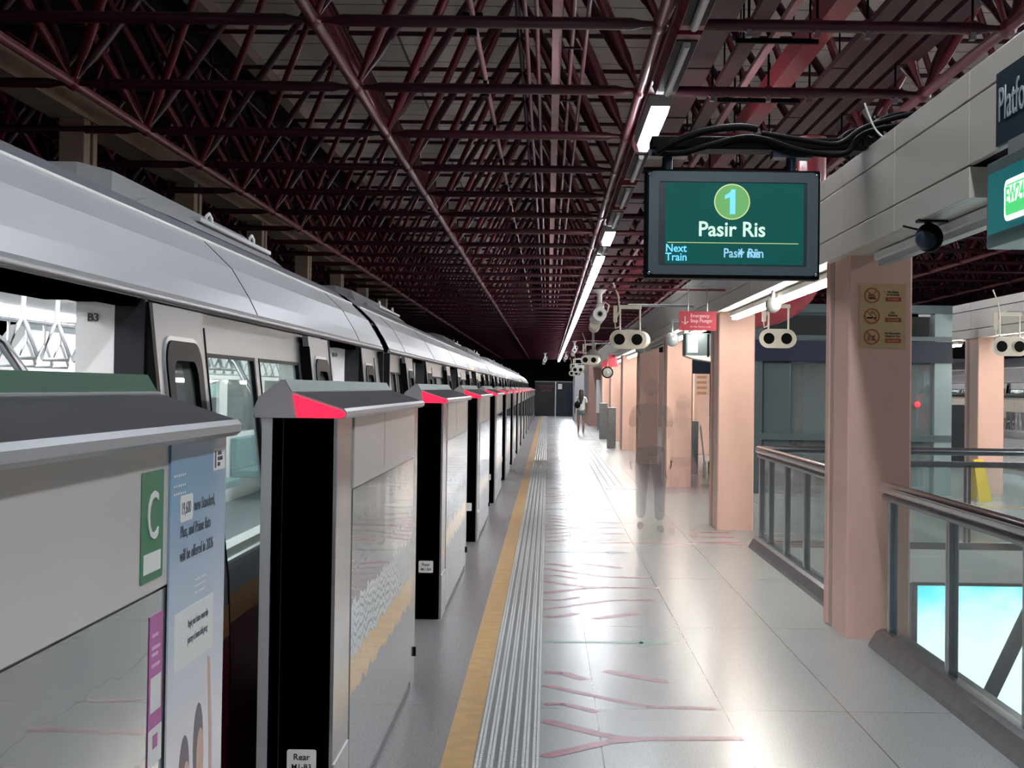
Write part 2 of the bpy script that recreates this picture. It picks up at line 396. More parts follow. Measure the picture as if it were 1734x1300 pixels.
# ================================================================== CONCRETE BEAM, PIERS AT LEFT
lb = MB(); lb.box(-7.93, -7.37, 2, YE, 5.78, 6.16, BEAMG)
tag(lb.build('concrete_beam', BEAMG), 'long dark beige concrete beam above the train on the far side of the track', 'beam')
for k in range(8):
    y = 24.2+7.55*(k-1)
    p = empty('pier', (-7.785, y, -1.3))
    MB().box(0.0, 0.40, 0, 0.33, 0, 7.08, BEAMG, 0.01).build('shaft', BEAMG, p)
    MB().box(0.05, 0.37, 0.33, 0.50, 0, 7.06, mat('pier_groove', '#3a2622', 0.7)).build('downpipe', None, p)
    MB().box(0.0, 0.40, 0.50, 0.72, 0, 7.07, BEAMG, 0.01).build('side_panel', BEAMG, p)
    nm = ['just outside the left edge of the view', 'nearest in view', 'second nearest in view', 'third in view', 'fourth in view', 'fifth in view', 'sixth in view', 'farthest in view'][k]
    tag(p, 'dark beige pier rising behind the train roof, ' + nm, 'pier', 'piers under the concrete beam')

# ================================================================== COLUMNS AND BEAM BETWEEN THE PLATFORMS
ORD = ['nearest', 'second nearest', 'third nearest', 'fourth', 'fifth', 'sixth', 'seventh', 'eighth', 'ninth', 'tenth', 'eleventh']
def column(x, y, flip=False):
    c = empty('column', (x, y, 0))
    w = 0.415
    prof = [(0.0, 0.012), (0.012, 0), (w-0.012, 0), (w, 0.012), (w, 0.50), (0.0, 0.50)]
    b = MB(); b.prism([(px, py) for px, py in prof], 'z', 0, 2.86, PEACH); b.build('shaft', PEACH, c)
    b = MB(); b.box(-0.006, 0.055, 0.505, 0.60, 0, 2.86, PEACH_L, 0.004); b.build('pale_joint_strip', None, c)
    b = MB(); b.box(0.004, 0.05, 0.501, 0.507, 0.72, 1.0, BLACK); b.build('joint_plate', None, c)
    b = MB(); b.box(-0.018, w-0.05, 0.60, 0.72, 0, 2.86, PEACH, 0.01); b.build('rear_fin', None, c)
    return c
COLY = [10.02, 17.65, 25.3, 32.95, 40.4, 48.0, 55.5]
for k, y in enumerate(COLY):
    c = column(1.958, y)
    tag(c, 'square peach painted column under the near beam, %s to the camera' % ORD[k] if k < 3 else 'square peach painted column under the near beam, %s from the camera' % ORD[k], 'column', 'peach columns along the near platform')
for k, y in enumerate([24.5, 32.0, 39.6, 47.2]):
    c = column(6.86, y)
    tag(c, ['square peach column at the right beyond the transverse railing, under the far beam', 'peach column of the far row behind the lift shaft, nearer one',
            'peach column of the far row seen through the lift glass', 'peach column of the far row, farthest one behind the lift'][k], 'column', 'peach columns along the far platform')
def edge_beam(x0, x1, y0, y1, face, lab, skip=None):
    e = empty('edge_beam', (0, 0, 0))
    MB().box(x0+0.02, x1-0.02, y0, y1, 2.66, 3.05, GAP).build('core', None, e)
    n = 0
    y = y0
    rows = [(2.49, 2.63), (2.64, 2.93), (2.94, 3.07)]
    near = MB()
    while y < y1:
        ye = min(y+1.51, y1)
        for r, (a, b) in enumerate(rows):
            if r == 0 and skip and y < skip: continue
            mb = MB()
            mb.box(x0 if face < 0 else x1-0.03, x0+0.03 if face < 0 else x1, y+0.005, ye-0.005, a, b, CREAM, 0.003)
            if r == 0: mb.box(x0+0.03, x0+0.16, y+0.005, ye-0.005, a, a+0.01, CREAM)
            if y < 40: mb.build('cladding_panel', None, e)
            else:
                off = len(near.v); near.v += mb.v; near.f += [tuple(i+off for i in f) for f in mb.f]; near.mi += [0]*len(mb.f); near.sm += [False]*len(mb.f)
        y += 1.51
    near.mats = [CREAM]
    if near.v: o = near.build('cladding_panel', None, e); o['kind'] = 'stuff'
    s = MB(); s.box(x0+0.16, x1, y0, y1, 2.495, 2.66, CREAM); s.box(x1-0.03, x1, y0, y1, 2.6, 3.07, CREAM); s.build('soffit', None, e)
    tag(e, lab, 'beam'); return e
eb = edge_beam(1.90, 2.22, 6.96-1.51*5, 65.9, -1, 'long cream metal clad beam running over the near row of peach columns', skip=6.9)
MB().box(1.90, 2.0, 6.955, 6.965, 2.49, 2.63, CREAM).build('end_cap', None, eb)
edge_beam(6.80, 7.12, 17.2, 70, -1, 'cream metal clad beam over the far row of peach columns, right edge of view')

# ================================================================== SPACE FRAME ROOF STRUCTURE
sf = empty('space_frame', (0, 0, 0))
XB = [-2.62+3.8*j for j in range(-5, 10)]
YB = [16.75+3.75*i for i in range(-2, 53)]
ZB, ZT = 5.6, 9.35
XT = [x+1.9 for x in XB]; YT = [y+1.875 for y in YB]
for x in XB:
    mb = MB(); LM = mat('rosy_maroon', '#7d4048', 0.4, 0.0, 0.1, 2.5, coat=0.2); mb.tube([(x, YB[0]-4, ZB), (x, YB[-1]+3, ZB)], 0.066, 10, LM)
    for y in YB: mb.tube([(x, y-0.16, ZB), (x, y-0.08, ZB), (x, y+0.08, ZB), (x, y+0.16, ZB)], [0.065, 0.095, 0.095, 0.065], 10, MAROON)
    mb.build('bottom_chord', None, sf)
for y in YB:
    mb = MB()
    for a, b in zip(XB[:-1], XB[1:]):
        mb.tube([(a+0.08, y, ZB), (a+0.2, y, ZB), (a+0.32, y, ZB), (b-0.32, y, ZB), (b-0.2, y, ZB), (b-0.08, y, ZB)], [0.035, 0.04, 0.068, 0.068, 0.04, 0.035], 10, MAROON_D)
    mb.build('bottom_cross_chord', None, sf)
for x in XT: MB().tube([(x, YT[0]-4, ZT), (x, YT[-1]+3, ZT)], 0.055, 8, MAROON_D).build('top_chord', None, sf)
for y in YT:
    mb = MB(); mb.tube([(XT[0], y, ZT), (XT[-1], y, ZT)], 0.055, 8, MAROON_D)
    for x in XT: mb.tube([(x, y, ZT+0.02), (x, y, 9.74)], 0.04, 6, MAROON_D)
    mb.build('top_cross_chord', None, sf)
dg = []
for i, y in enumerate(YB):
    for j, x in enumerate(XB):
        for dx in (-1.9, 1.9):
            for dy in (-1.875, 1.875):
                if XT[0]-0.01 <= x+dx <= XT[-1]+0.01: dg.append((abs(y-16)+abs(x)*0.8, x, y, dx, dy))
dg.sort(key=lambda t: t[0])
rest = MB()
for k, (_, x, y, dx, dy) in enumerate(dg):
    a = Vector((x, y, ZB)); b = Vector((x+dx, y+dy, ZT)); d = (b-a).normalized()
    P = [a+d*0.08, a+d*0.3, a+d*0.5, b-d*0.5, b-d*0.3, b-d*0.08]; R_ = [0.035, 0.04, 0.074, 0.074, 0.04, 0.035]
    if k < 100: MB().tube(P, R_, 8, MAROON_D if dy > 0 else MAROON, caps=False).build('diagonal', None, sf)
    elif y > 95 and x > 10: pass
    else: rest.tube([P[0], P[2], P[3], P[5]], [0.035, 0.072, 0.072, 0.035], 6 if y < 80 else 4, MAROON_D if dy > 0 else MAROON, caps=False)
o = rest.build('diagonal', None, sf); o['kind'] = 'stuff'
for y in YB[2:6]:
    for x in (2.15, 2.9, 3.45, 4.6):
        b = MB(); b.tube([(x, y-0.035, ZB), (x, y+0.035, ZB)], 0.085, 10, MAROON); b.box(x-0.03, x+0.03, y-0.05, y+0.05, ZB-0.13, ZB-0.05, STEEL); b.tube([(x, y, ZB+0.05), (x, y, ZB+1.2)], 0.015, 6, BLACK); b.build('clamp', None, sf)
for y, xs_ in ((18.4, (2.2, 3.2)), (22.2, (2.4, 3.6)), (26, (2.3, 3.3))):
    b = MB(); b.box(xs_[0], xs_[1], y-0.03, y+0.03, 5.78, 5.84, BLACK); b.tube([(xs_[0]+0.1, y, 5.8), (xs_[0]+0.1, y, 9.3)], 0.013, 6, BLACK); b.tube([(xs_[1]-0.1, y, 5.8), (xs_[1]-0.1, y, 9.3)], 0.013, 6, BLACK); b.build('trapeze_hanger', None, sf)
tag(sf, 'dark maroon tubular steel space frame carrying the station roof', 'roof truss', kind='structure')

# pipes, trays and conduits laid along the roof
def run(name, x, z, w, h, m, lab, cat, y0=10, y1=88, round_=False, group=None, fit=None):
    t = empty(name, (x, y0, z)); L = y1-y0
    mb = MB()
    if round_: mb.tube([(0, 0, 0), (0, L, 0)], w/2, 10, m)
    else: mb.box(-w/2, w/2, 0, L, -h/2, h/2, m)
    mb.build('run', None, t)
    if fit: fit(t, L)
    tag(t, lab, cat, group); return t
def hangers(rise, w):
    def f(t, L):
        y = 3.0
        while y < min(L, 45):
            b = MB(); b.tube([(0, y, 0.02), (0, y, rise)], 0.012, 6, BLACK); b.box(-w, w, y-0.03, y+0.03, -0.05, -0.03, BLACK)
            b.build('hanger', None, t); y += 3.75
    return f
def sprinkler(t, L):
    y = 4.3
    while y < 50:
        b = MB(); b.tube([(0, y, 0), (0, y, -0.2)], 0.03, 8, BLACK); b.tube([(0, y, -0.18), (0, y, -0.26)], 0.06, 8, BLACK); b.box(-0.12, 0.12, y-0.02, y+0.02, -0.02, 0.02, BLACK)
        b.build('sprinkler_head', None, t); y += 3.75
run('conduit', 0.06, 6.35, 0.13, 0.10, PINK, 'pale pink square conduit running straight along the roof above the middle of the platform edge', 'conduit')
run('sprinkler_pipe', -0.95, 6.0, 0.075, 0, mat('pink_pipe', '#9a6a6e', 0.4, 0, 0.05, 3), 'thin pinkish sprinkler pipe with black heads, left of the pale conduit', 'pipe', round_=True, fit=sprinkler)
PIPE2 = mat('dull_red_pipe', '#7c4650', 0.4, 0.1, 0.05, 3)
run('pipe', -0.34, 6.2, 0.06, 0, PIPE2, 'thin dull red pipe just left of the pale conduit, left one of the pair', 'pipe', round_=True)
run('pipe', -0.20, 6.25, 0.06, 0, PIPE2, 'thin dull red pipe just left of the pale conduit, right one of the pair', 'pipe', round_=True)
run('pipe', 0.26, 6.2, 0.06, 0, PIPE2, 'thin dull red pipe just right of the pale conduit, nearer to it', 'pipe', round_=True, fit=hangers(0.8, 0.12))
run('pipe', 0.44, 6.2, 0.06, 0, PIPE2, 'thin dull red pipe just right of the pale conduit, farther from it', 'pipe', round_=True)
run('cable_tray', 1.92, 5.95, 0.42, 0.08, TRAY, 'wide maroon cable tray directly right of the light row', 'cable tray', fit=hangers(0.9, 0.22))
run('cable_tray', 2.45, 6.0, 0.2, 0.08, TRAY, 'narrow maroon cable tray second to the right of the light row', 'cable tray')
run('conduit', 2.85, 6.15, 0.09, 0.09, PINK, 'slim pale conduit between the cable trays right of the lights', 'conduit')
run('roof_beam', 3.25, 6.05, 0.26, 0.3, mat('bright_maroon', '#8d2436', 0.35, 0, 0.08, 2, coat=0.3), 'thick bright red steel beam running along the roof right of the light row', 'beam')
for i, x in enumerate((3.85, 4.15, 4.45, 4.75)):
    run('cable_tray', x, 5.98+0.02*i, 0.2, 0.09, TRAY, 'maroon cable tray in the group of four above the cream beam, %s from left' % ['first', 'second', 'third', 'fourth'][i], 'cable tray', group='four cable trays above the near beam', fit=hangers(0.8, 0.1) if i in (0, 3) else None)

# the row of batten lights along the platform
def fixture(y, lit, L, lab):
    t = empty('strip_light', (1.44, y, 5.34))
    MB().prism([(-0.17, 0.10), (-0.15, 0.14), (0.15, 0.14), (0.17, 0.10), (0.125, 0.0), (-0.125, 0.0)], 'y', 0, L, MAROON if not lit else GREY).build('housing', None, t)
    if lit:
        MB().prism([(-0.12, 0), (0.12, 0), (0.09, -0.10), (-0.09, -0.10)], 'y', 0.05, L-0.05, TUBE).build('lit_diffuser', None, t)
    else:
        b = MB(); b.box(-0.115, 0.115, 0.25, L-0.25, -0.012, 0.0, BLACK); b.build('recess', None, t)
        MB().tube([(0, 0.3, -0.035), (0, L-0.3, -0.045)], 0.045, 10, TUBE_OFF).build('tube', None, t)
    tag(t, lab, 'light', 'lights in the row along the platform roof'); return t
litY = [(-9.0, 3.1), (-4.5, 3.1), (0.0, 3.1), (4.5, 3.1), (9.0, 3.1)]
for i, (y, L) in enumerate(litY): fixture(y, True, L, 'lit tube light of the platform row, overhead before the view begins, %s' % ORD[i])
fixture(12.6, False, 3.3, 'dark tube light at the very top of the picture, nearest of the row')
fixture(16.1, False, 3.3, 'dark tube light between the top of the picture and the large lit tube')
fixture(20.2, True, 3.3, 'large brightly lit tube light, the biggest lit one of the row')
fixture(24.1, False, 3.3, 'dark tube light directly below the largest lit tube')
fixture(28.1, False, 3.3, 'dark tube light, second beyond the largest lit tube')
fixture(32.0, False, 3.3, 'dark tube light, third beyond the largest lit tube')
fixture(36.5, True, 2.6, 'second lit tube light from the top, alone between dark ones')
fixture(40.0, False, 2.6, 'dark short tube light after the second lit tube')
for i in range(11):
    fixture(43.3+4.0*i, True, 3.2, 'lit tube light in the far unbroken chain, %s from its near end' % ['first', 'second', 'third', 'fourth', 'fifth', 'sixth', 'seventh', 'eighth', 'ninth', 'tenth', 'last'][i])
MB_ = MB(); MB_.box(1.26, 1.60, 4, 212, 5.48, 5.53, MAROON)
tag(MB_.build('light_rail', None), 'maroon mounting rail that the platform tube lights hang from', 'rail')
for i in range(10):
    fixture(87.3+12.5*i, True, 12.2, 'distant lit tube light beyond the platform end, %s of the vanishing chain' % ORD[i])
# battens under the near and far beam
def batten(x, y, L, lit, lab, z=2.434):
    t = empty('batten_light', (x, y, z))
    MB().box(-0.05, 0.05, 0, L, 0.0, 0.05, WHITE, 0.008).build('housing', None, t)
    n = max(1, int(L/1.55))
    for i in range(n):
        a = i*L/n+0.05; b = (i+1)*L/n-0.05
        MB().box(-0.03, 0.03, a, b, -0.035, 0.0, BATT if lit else TUBE_OFF).build('tube', None, t)
    tag(t, lab, 'light', 'batten lights under the cream beams')
batten(2.10, 7.2, 2.5, False, 'unlit white batten light under the near beam in front of the nearest column')
for k in range(1, 7):
    lit = k != 3
    batten(2.09, COLY[k-1]+1.0, COLY[k]-COLY[k-1]-1.35, lit, '%s white batten light under the near beam before the %s peach column' % ('lit' if lit else 'unlit', ORD[k]))
batten(6.98, 17.6, 6.3, True, 'lit batten light under the far beam before the right hand peach column')
batten(6.98, 26.0, 5.4, True, 'lit batten light under the far beam beyond the right hand peach column')
batten(6.98, 33.5, 5.4, True, 'lit batten light under the far beam, farthest of the lit ones')
# added lamp rows out of view, brightening the roof and platform at the right
for i in range(4):
    t = fixture(3+7*i, True, 3.2, 'added unseen tube light above the opposite platform, %s of its row' % ORD[i]); t.location.x = 8.9; t['group'] = 'added unseen lights over the opposite platform'
for i in range(5):  # row added beyond the frame edge to lift the right-hand roof
    t = fixture(7+6.2*i, True, 3.2, 'added unseen tube light over the opposite track at the right, %s of its row' % ORD[i]); t.location.x = 12.4; t['group'] = 'added unseen lights over the far tracks'
for i in range(4):  # another added row outside the frame, lighting the far roof
    t = fixture(18+9*i, True, 3.2, 'added unseen tube light over the far tracks at the right, %s of its row' % ORD[i]); t.location.x = 17.68; t['group'] = 'added unseen lights over the far tracks'

# ================================================================== PLATFORM SCREEN GATES
CAP = [(-0.28, 1.487), (-0.283, 1.515), (-0.265, 1.556), (-0.190, 1.616), (-0.180, 1.616), (-0.157, 1.578), (0.022, 1.520), (0.031, 1.510), (0.031, 1.496), (0.020, 1.487)]
def gate(x, y, L, green=False, post=0.42):
    g = empty('platform_gate', (x, y, 0))
    b = MB(); b.box(-0.255, -0.006, 0.012, L-0.012, 0, 1.487, GREY); b.build('body', None, g)
    b = MB(); b.box(-0.184, -0.014, 0.0, 0.012, 0.0, 1.487, GBLACK); b.box(-0.218, -0.186, -0.012, 0.012, 0, 1.525, GBLACK); b.box(-0.19, -0.185, -0.004, 0.0, 0.0, 1.49, STEEL_D)
    b.build('end_panel', None, g)
    b = MB(); b.box(-0.258, -0.222, -0.01, 0.06, 0, 1.487, SILVER); b.box(-0.33, -0.22, -0.05, 0.25, 0, 0.22, SILVER, 0.01); b.build('rear_guide', None, g)
    b = MB(); b.box(-0.012, 0.0, -0.002, post, 0.0, 1.487, POSTM); b.build('near_post_cover', None, g)
    b = MB(); b.box(-0.012, 0.0, L-0.27, L, 0.0, 1.487, POSTM); b.build('far_post_cover', None, g)
    b = MB(); b.box(-0.006, 0.003, post+0.006, L-0.275, 0.03, 1.215, MIRROR); b.build('glass_panel', None, g)
    b = MB(); b.box(-0.006, 0.006, post+0.006, L-0.275, 1.22, 1.487, HEAD, 0.002); b.box(0.0055, 0.0065, post+1.05, post+1.056, 1.25, 1.487, GAP); b.build('header_panel', None, g)
    b = MB(); b.box(0.0, 0.004, 0.02, post-0.02, 0.0, 0.30, SILVER); b.build('kick_plate', None, g)
    b = MB(); b.box(0.0, 0.012, L-0.06, L-0.04, 0.12, 0.17, BLACK); b.build('latch', None, g)
    c = MB()
    n = len(CAP)
    pr = CAP
    c.prism(pr, 'y', -0.03, L+0.03, CAPM, caps=True, capm=CAPEND)
    # lighter nose lip
    c.prism([(0.018, 1.5205), (0.024, 1.5215), (0.034, 1.511), (0.034, 1.495), (0.021, 1.485), (0.0, 1.485)], 'y', -0.028, L+0.028, LIP)
    c.prism([(-0.283, 1.486), (-0.2845, 1.515), (-0.266, 1.5585), (-0.192, 1.6175), (-0.188, 1.6175), (-0.2, 1.6), (-0.262, 1.55), (-0.28, 1.515)], 'y', -0.031, L+0.031, CAPEND)
    cap = c.build('cap', None, g)
    r = MB(); m = GREENP if green else mat('ribbed_grey_green', '#6c7f7b', 0.4, 0.2, 0.05, 6)
    r.prism([(-0.181, 1.6185), (-0.1785, 1.6185), (-0.1555, 1.580), (-0.158, 1.576)], 'y', -0.026, L+0.026, m)
    r.prism([(-0.158, 1.5815), (-0.154, 1.5815), (-0.149, 1.578), (-0.15, 1.574)], 'y', -0.03, L+0.03, LIP)
    r.build('ribbed_strip', None, g)
    for yy, s in ((-0.03, -1), (L+0.03, 1)):
        b = MB(); p = [(-0.150, 1.568), (0.018, 1.514), (0.029, 1.507), (0.029, 1.496), (0.018, 1.489), (-0.135, 1.489)]
        b.prism(p, 'y', yy, yy+0.006*s, REDL); b.build('red_indicator_light', None, g)
    return g
def plate(g, s, z=0.315, full=True):
    b = MB(); b.prism(rrect(-0.105, z, 0.10, 0.082, 0.008), 'y', -0.003, 0.0005, WHITE); p = b.build('number_plate', None, g); p['label'] = 'white number plate'
    if s:
        a, c = s.split('\n')
        text(a, 0.030, GAP, p, (-0.105, -0.0035, z+0.006), '-y', 'CENTER', 0.004)
        text(c, 0.026, GAP, p, (-0.105, -0.0035, z-0.026), '-y', 'CENTER', 0.004)
GX = -0.72
g1 = gate(GX, 0.10, 3.32, True)
tag(g1, 'nearest platform gate with green cap band and blue advert, filling the lower left', 'platform gate', 'half height platform gates')
# green C sign, magenta strip and advert on the nearest gate (local y = world y - 0.10)
def face_x(mb, prof_yz, x0, x1, m): mb.prism([(a, b) for a, b in prof_yz], 'x', x0, x1, m)
b = MB(); face_x(b, rrect(2.785-0.10, 1.342, 0.155, 0.198, 0.006), 0.0062, 0.0075, GREENS); cs = b.build('door_sign', None, g1); cs['label'] = 'green sign with a white letter C'
text('C', 0.125, WHITE, cs, (0.0078, 2.785-0.10, 1.318), '+x', 'CENTER', 0.0, 0.95)
b = MB(); b.box(0.0075, 0.0082, 2.725-0.10, 2.845-0.10, 1.258, 1.294, WHITE); b.build('blank_field', None, cs)
MAG = mat('magenta_sticker', '#b0559a', 0.4, 0, 0.04, 5)
b = MB(); b.box(0.0035, 0.0048, 2.79-0.10, 2.885-0.10, 0.90, 1.175, MAG); ms = b.build('sticker', None, g1); ms['label'] = 'magenta and white sticker strip'
b = MB(); b.box(0.0048, 0.0054, 2.80-0.10, 2.875-0.10, 0.998, 1.062, WHITE); b.box(0.0048, 0.0054, 2.79-0.10, 2.885-0.10, 0.90, 0.968, WHITE); b.box(0.0054, 0.0058, 2.82-0.10, 2.855-0.10, 0.93, 0.955, MAG); b.build('sticker_field', None, ms)
for i, z in enumerate((1.135, 1.112, 1.100, 1.080)): MB().box(0.0048, 0.0054, 2.805-0.10, (2.865 if i % 2 else 2.85)-0.10, z, z+0.006, mat('pale_pink_print', '#d9b3cf', 0.5)).build('sticker_print', None, ms)
def ad_mat():
    m, nt, b = node_mat('advert_print')
    tc = N(nt, 'ShaderNodeTexCoord'); sx = N(nt, 'ShaderNodeSeparateXYZ'); nt.links.new(tc.outputs['Object'], sx.inputs[0])
    r = N(nt, 'ShaderNodeValToRGB'); e = r.color_ramp.elements
    e[0].position = 0.0; e[0].color = (0.52, 0.50, 0.55, 1); e[1].position = 1.0; e[1].color = (0.16, 0.33, 0.50, 1)
    for p, c in ((0.35, (0.62, 0.63, 0.69, 1)), (0.55, (0.50, 0.58, 0.68, 1)), (0.72, (0.33, 0.46, 0.60, 1)), (0.86, (0.20, 0.38, 0.54, 1))):
        q = e.new(p); q.color = c
    nt.links.new(M_(nt, 'MULTIPLY', M_(nt, 'SUBTRACT', sx.outputs[2], 0.6), 1.12), r.inputs['Fac']); nt.links.new(r.outputs['Color'], b.inputs['Base Color'])
    b.inputs['Roughness'].default_value = 0.35; b.inputs['Coat Weight'].default_value = 0.4
    return m
ADM = ad_mat()
A0, A1 = 2.905-0.10, 3.40-0.10
b = MB(); b.box(0.0065, 0.010, A0, A1, 0.02, 1.487, ADM); ad = b.build('advert_poster', None, g1); ad['label'] = 'blue and white advert with black lettering'
INK = mat('advert_ink', '#3a4450', 0.5, 0, 0)
b = MB(); face_x(b, rrect(3.035-0.10, 1.355, 0.105, 0.052, 0.008), 0.010, 0.0106, WHITE); b.build('number_field', None, ad)
text('19,600', 0.034, INK, ad, (0.0108, 2.99-0.10, 1.344), '+x', 'LEFT', 0.004, 0.86, depth=0.0003)
text('new Standard,', 0.034, INK, ad, (0.0108, 3.10-0.10, 1.344), '+x', 'LEFT', 0.0, 0.97, depth=0.0003)
text('Plus, and Prime flats', 0.034, INK, ad, (0.0108, 2.985-0.10, 1.299), '+x', 'LEFT', 0.0, 0.97, depth=0.0003)
text('will be offered in 2026', 0.034, INK, ad, (0.0108, 2.985-0.10, 1.253), '+x', 'LEFT', 0.0, 0.95, depth=0.0003)
b = MB(); b.box(0.010, 0.0106, 2.95-0.10, 3.29-0.10, 1.04, 1.155, WHITE); b.build('information_field', None, ad)
text('Begin your home ownership', 0.022, INK, ad, (0.0108, 3.06-0.10, 1.115), '+x', 'LEFT', 0.0, 0.72, depth=0.0003)
text('journey at homes.hdb.gov.sg', 0.022, INK, ad, (0.0108, 3.06-0.10, 1.083), '+x', 'LEFT', 0.0, 0.70, depth=0.0003)
b = MB(); b.box(0.010, 0.0106, 3.27-0.10, 3.385-0.10, 1.415, 1.462, WHITE); b.build('logo_field', None, ad)
text('HOUSING &\nDEVELOPMENT\nBOARD', 0.012, INK, ad, (0.0108, 3.31-0.10, 1.447), '+x', 'LEFT', 0.01, 0.6, depth=0.0003)
b = MB(); b.box(0.0106, 0.0109, 3.283-0.10, 3.297-0.10, 1.42, 1.457, INK); b.build('logo_mark', None, ad)
for zz in (1.42, 1.40, 1.385, 1.20, 1.187, 1.174):
    b = MB()
    for i in range(6):
        yy = (2.93 if zz > 1.3 else 3.12)-0.10+i*0.017; b.box(0.010, 0.0106, yy, yy+0.007, zz, zz+0.004, WHITE)
    b.build('dot_row', None, ad)
HAIR = mat('printed_hair', '#6f6468', 0.5, 0, 0.03); FACEP = mat('printed_skin', '#c9a79b', 0.5, 0, 0.03); SHIRT = mat('printed_shirt', '#9fb4c6', 0.5, 0, 0.03)
def ell(cy, cz, ry, rz, n=20): return [(cy+ry*math.cos(2*PI*i/n), cz+rz*math.sin(2*PI*i/n)) for i in range(n)]
for (cy, cz) in ((3.05, 0.82), (3.17, 0.86)):
    b = MB(); face_x(b, ell(cy-0.10, cz, 0.045, 0.085), 0.010, 0.0104, HAIR); face_x(b, ell(cy-0.10+0.018, cz-0.03, 0.032, 0.06), 0.0104, 0.0108, FACEP)
    face_x(b, ell(cy-0.10+0.01, cz-0.24, 0.075, 0.17), 0.0100, 0.0103, SHIRT); b.build('printed_figure', None, ad)
b = MB(); face_x(b, [(3.245, 1.03), (3.27, 1.02), (3.30, 0.85), (3.31, 0.70), (3.28, 0.70), (3.27, 0.86)], 0.010, 0.0104, FACEP); b2 = b.build('printed_arm', None, ad); b2.location.y = -0.10

proto = gate(GX, 5.27, 3.25)
gates = [proto]
for k in range(1, 15):
    q = copy_tree(proto); q.location.y = 5.27+5.33*k; gates.append(q)
names = ['second nearest platform gate, its black end plate reading Rear M1-B3', 'third nearest platform gate, its black end plate reading Rear M1-B4']
for k, q in enumerate(gates):
    lab = names[k] if k < 2 else 'grey half height platform gate with red end light, %s from the camera' % (ORD+['twelfth', 'thirteenth', 'fourteenth', 'fifteenth', 'farthest'])[k+1]
    tag(q, lab, 'platform gate', 'half height platform gates')
    plate(q, 'Rear\nM1-B3' if k == 0 else ('Rear\nM1-B4' if k == 1 else None), 0.315 if k == 0 else 0.36)
for k in range(6):
    q = copy_tree(proto); q.location = (9.97, 29.0+5.33*k, 0); q.rotation_euler[2] = PI
    tag(q, 'platform gate on the opposite platform far at the right, %s from the camera' % ORD[k], 'platform gate', 'half height gates of the opposite platform')

# ================================================================== TRAIN
SP = [(-1.05, 1.60), (-0.3, 1.66), (0.6, 1.67), (0.9, 1.66), (1.30, 1.612), (1.70, 1.566), (1.875, 1.547)]
def xs(z):
    for (a, xa), (b, xb) in zip(SP[:-1], SP[1:]):
        if z <= b: return xa+(xb-xa)*(z-a)/(b-a)
    return SP[-1][1]
def skin(mb, y0, y1, z0, z1, m, off=0.0, th=0.03, s=1):
    zs = [z0]+[z for z, _ in SP if z0 < z < z1]+[z1]
    prof = [(s*(xs(z)+off), z) for z in zs]+[(s*(xs(z)+off-th), z) for z in reversed(zs)]
    mb.prism(prof if s > 0 else prof[::-1], 'y', y0, y1, m)
LC = 21.15
DC = [2.7, 8.1, 13.5, 18.9]
HW = 0.72
def skin_poly(mb, loop, off, m):   # closed loop of (y,z) as a thin plate lying on the body side
    n = len(loop); o = [(xs(z)+off, y, z) for y, z in loop]; i = [(xs(z)+off-0.012, y, z) for y, z in loop]
    mb.poly(o+i, [tuple(range(n)), tuple(range(2*n-1, n-1, -1))]+[(a, n+a, n+(a+1) % n, (a+1) % n) for a in range(n)], m)
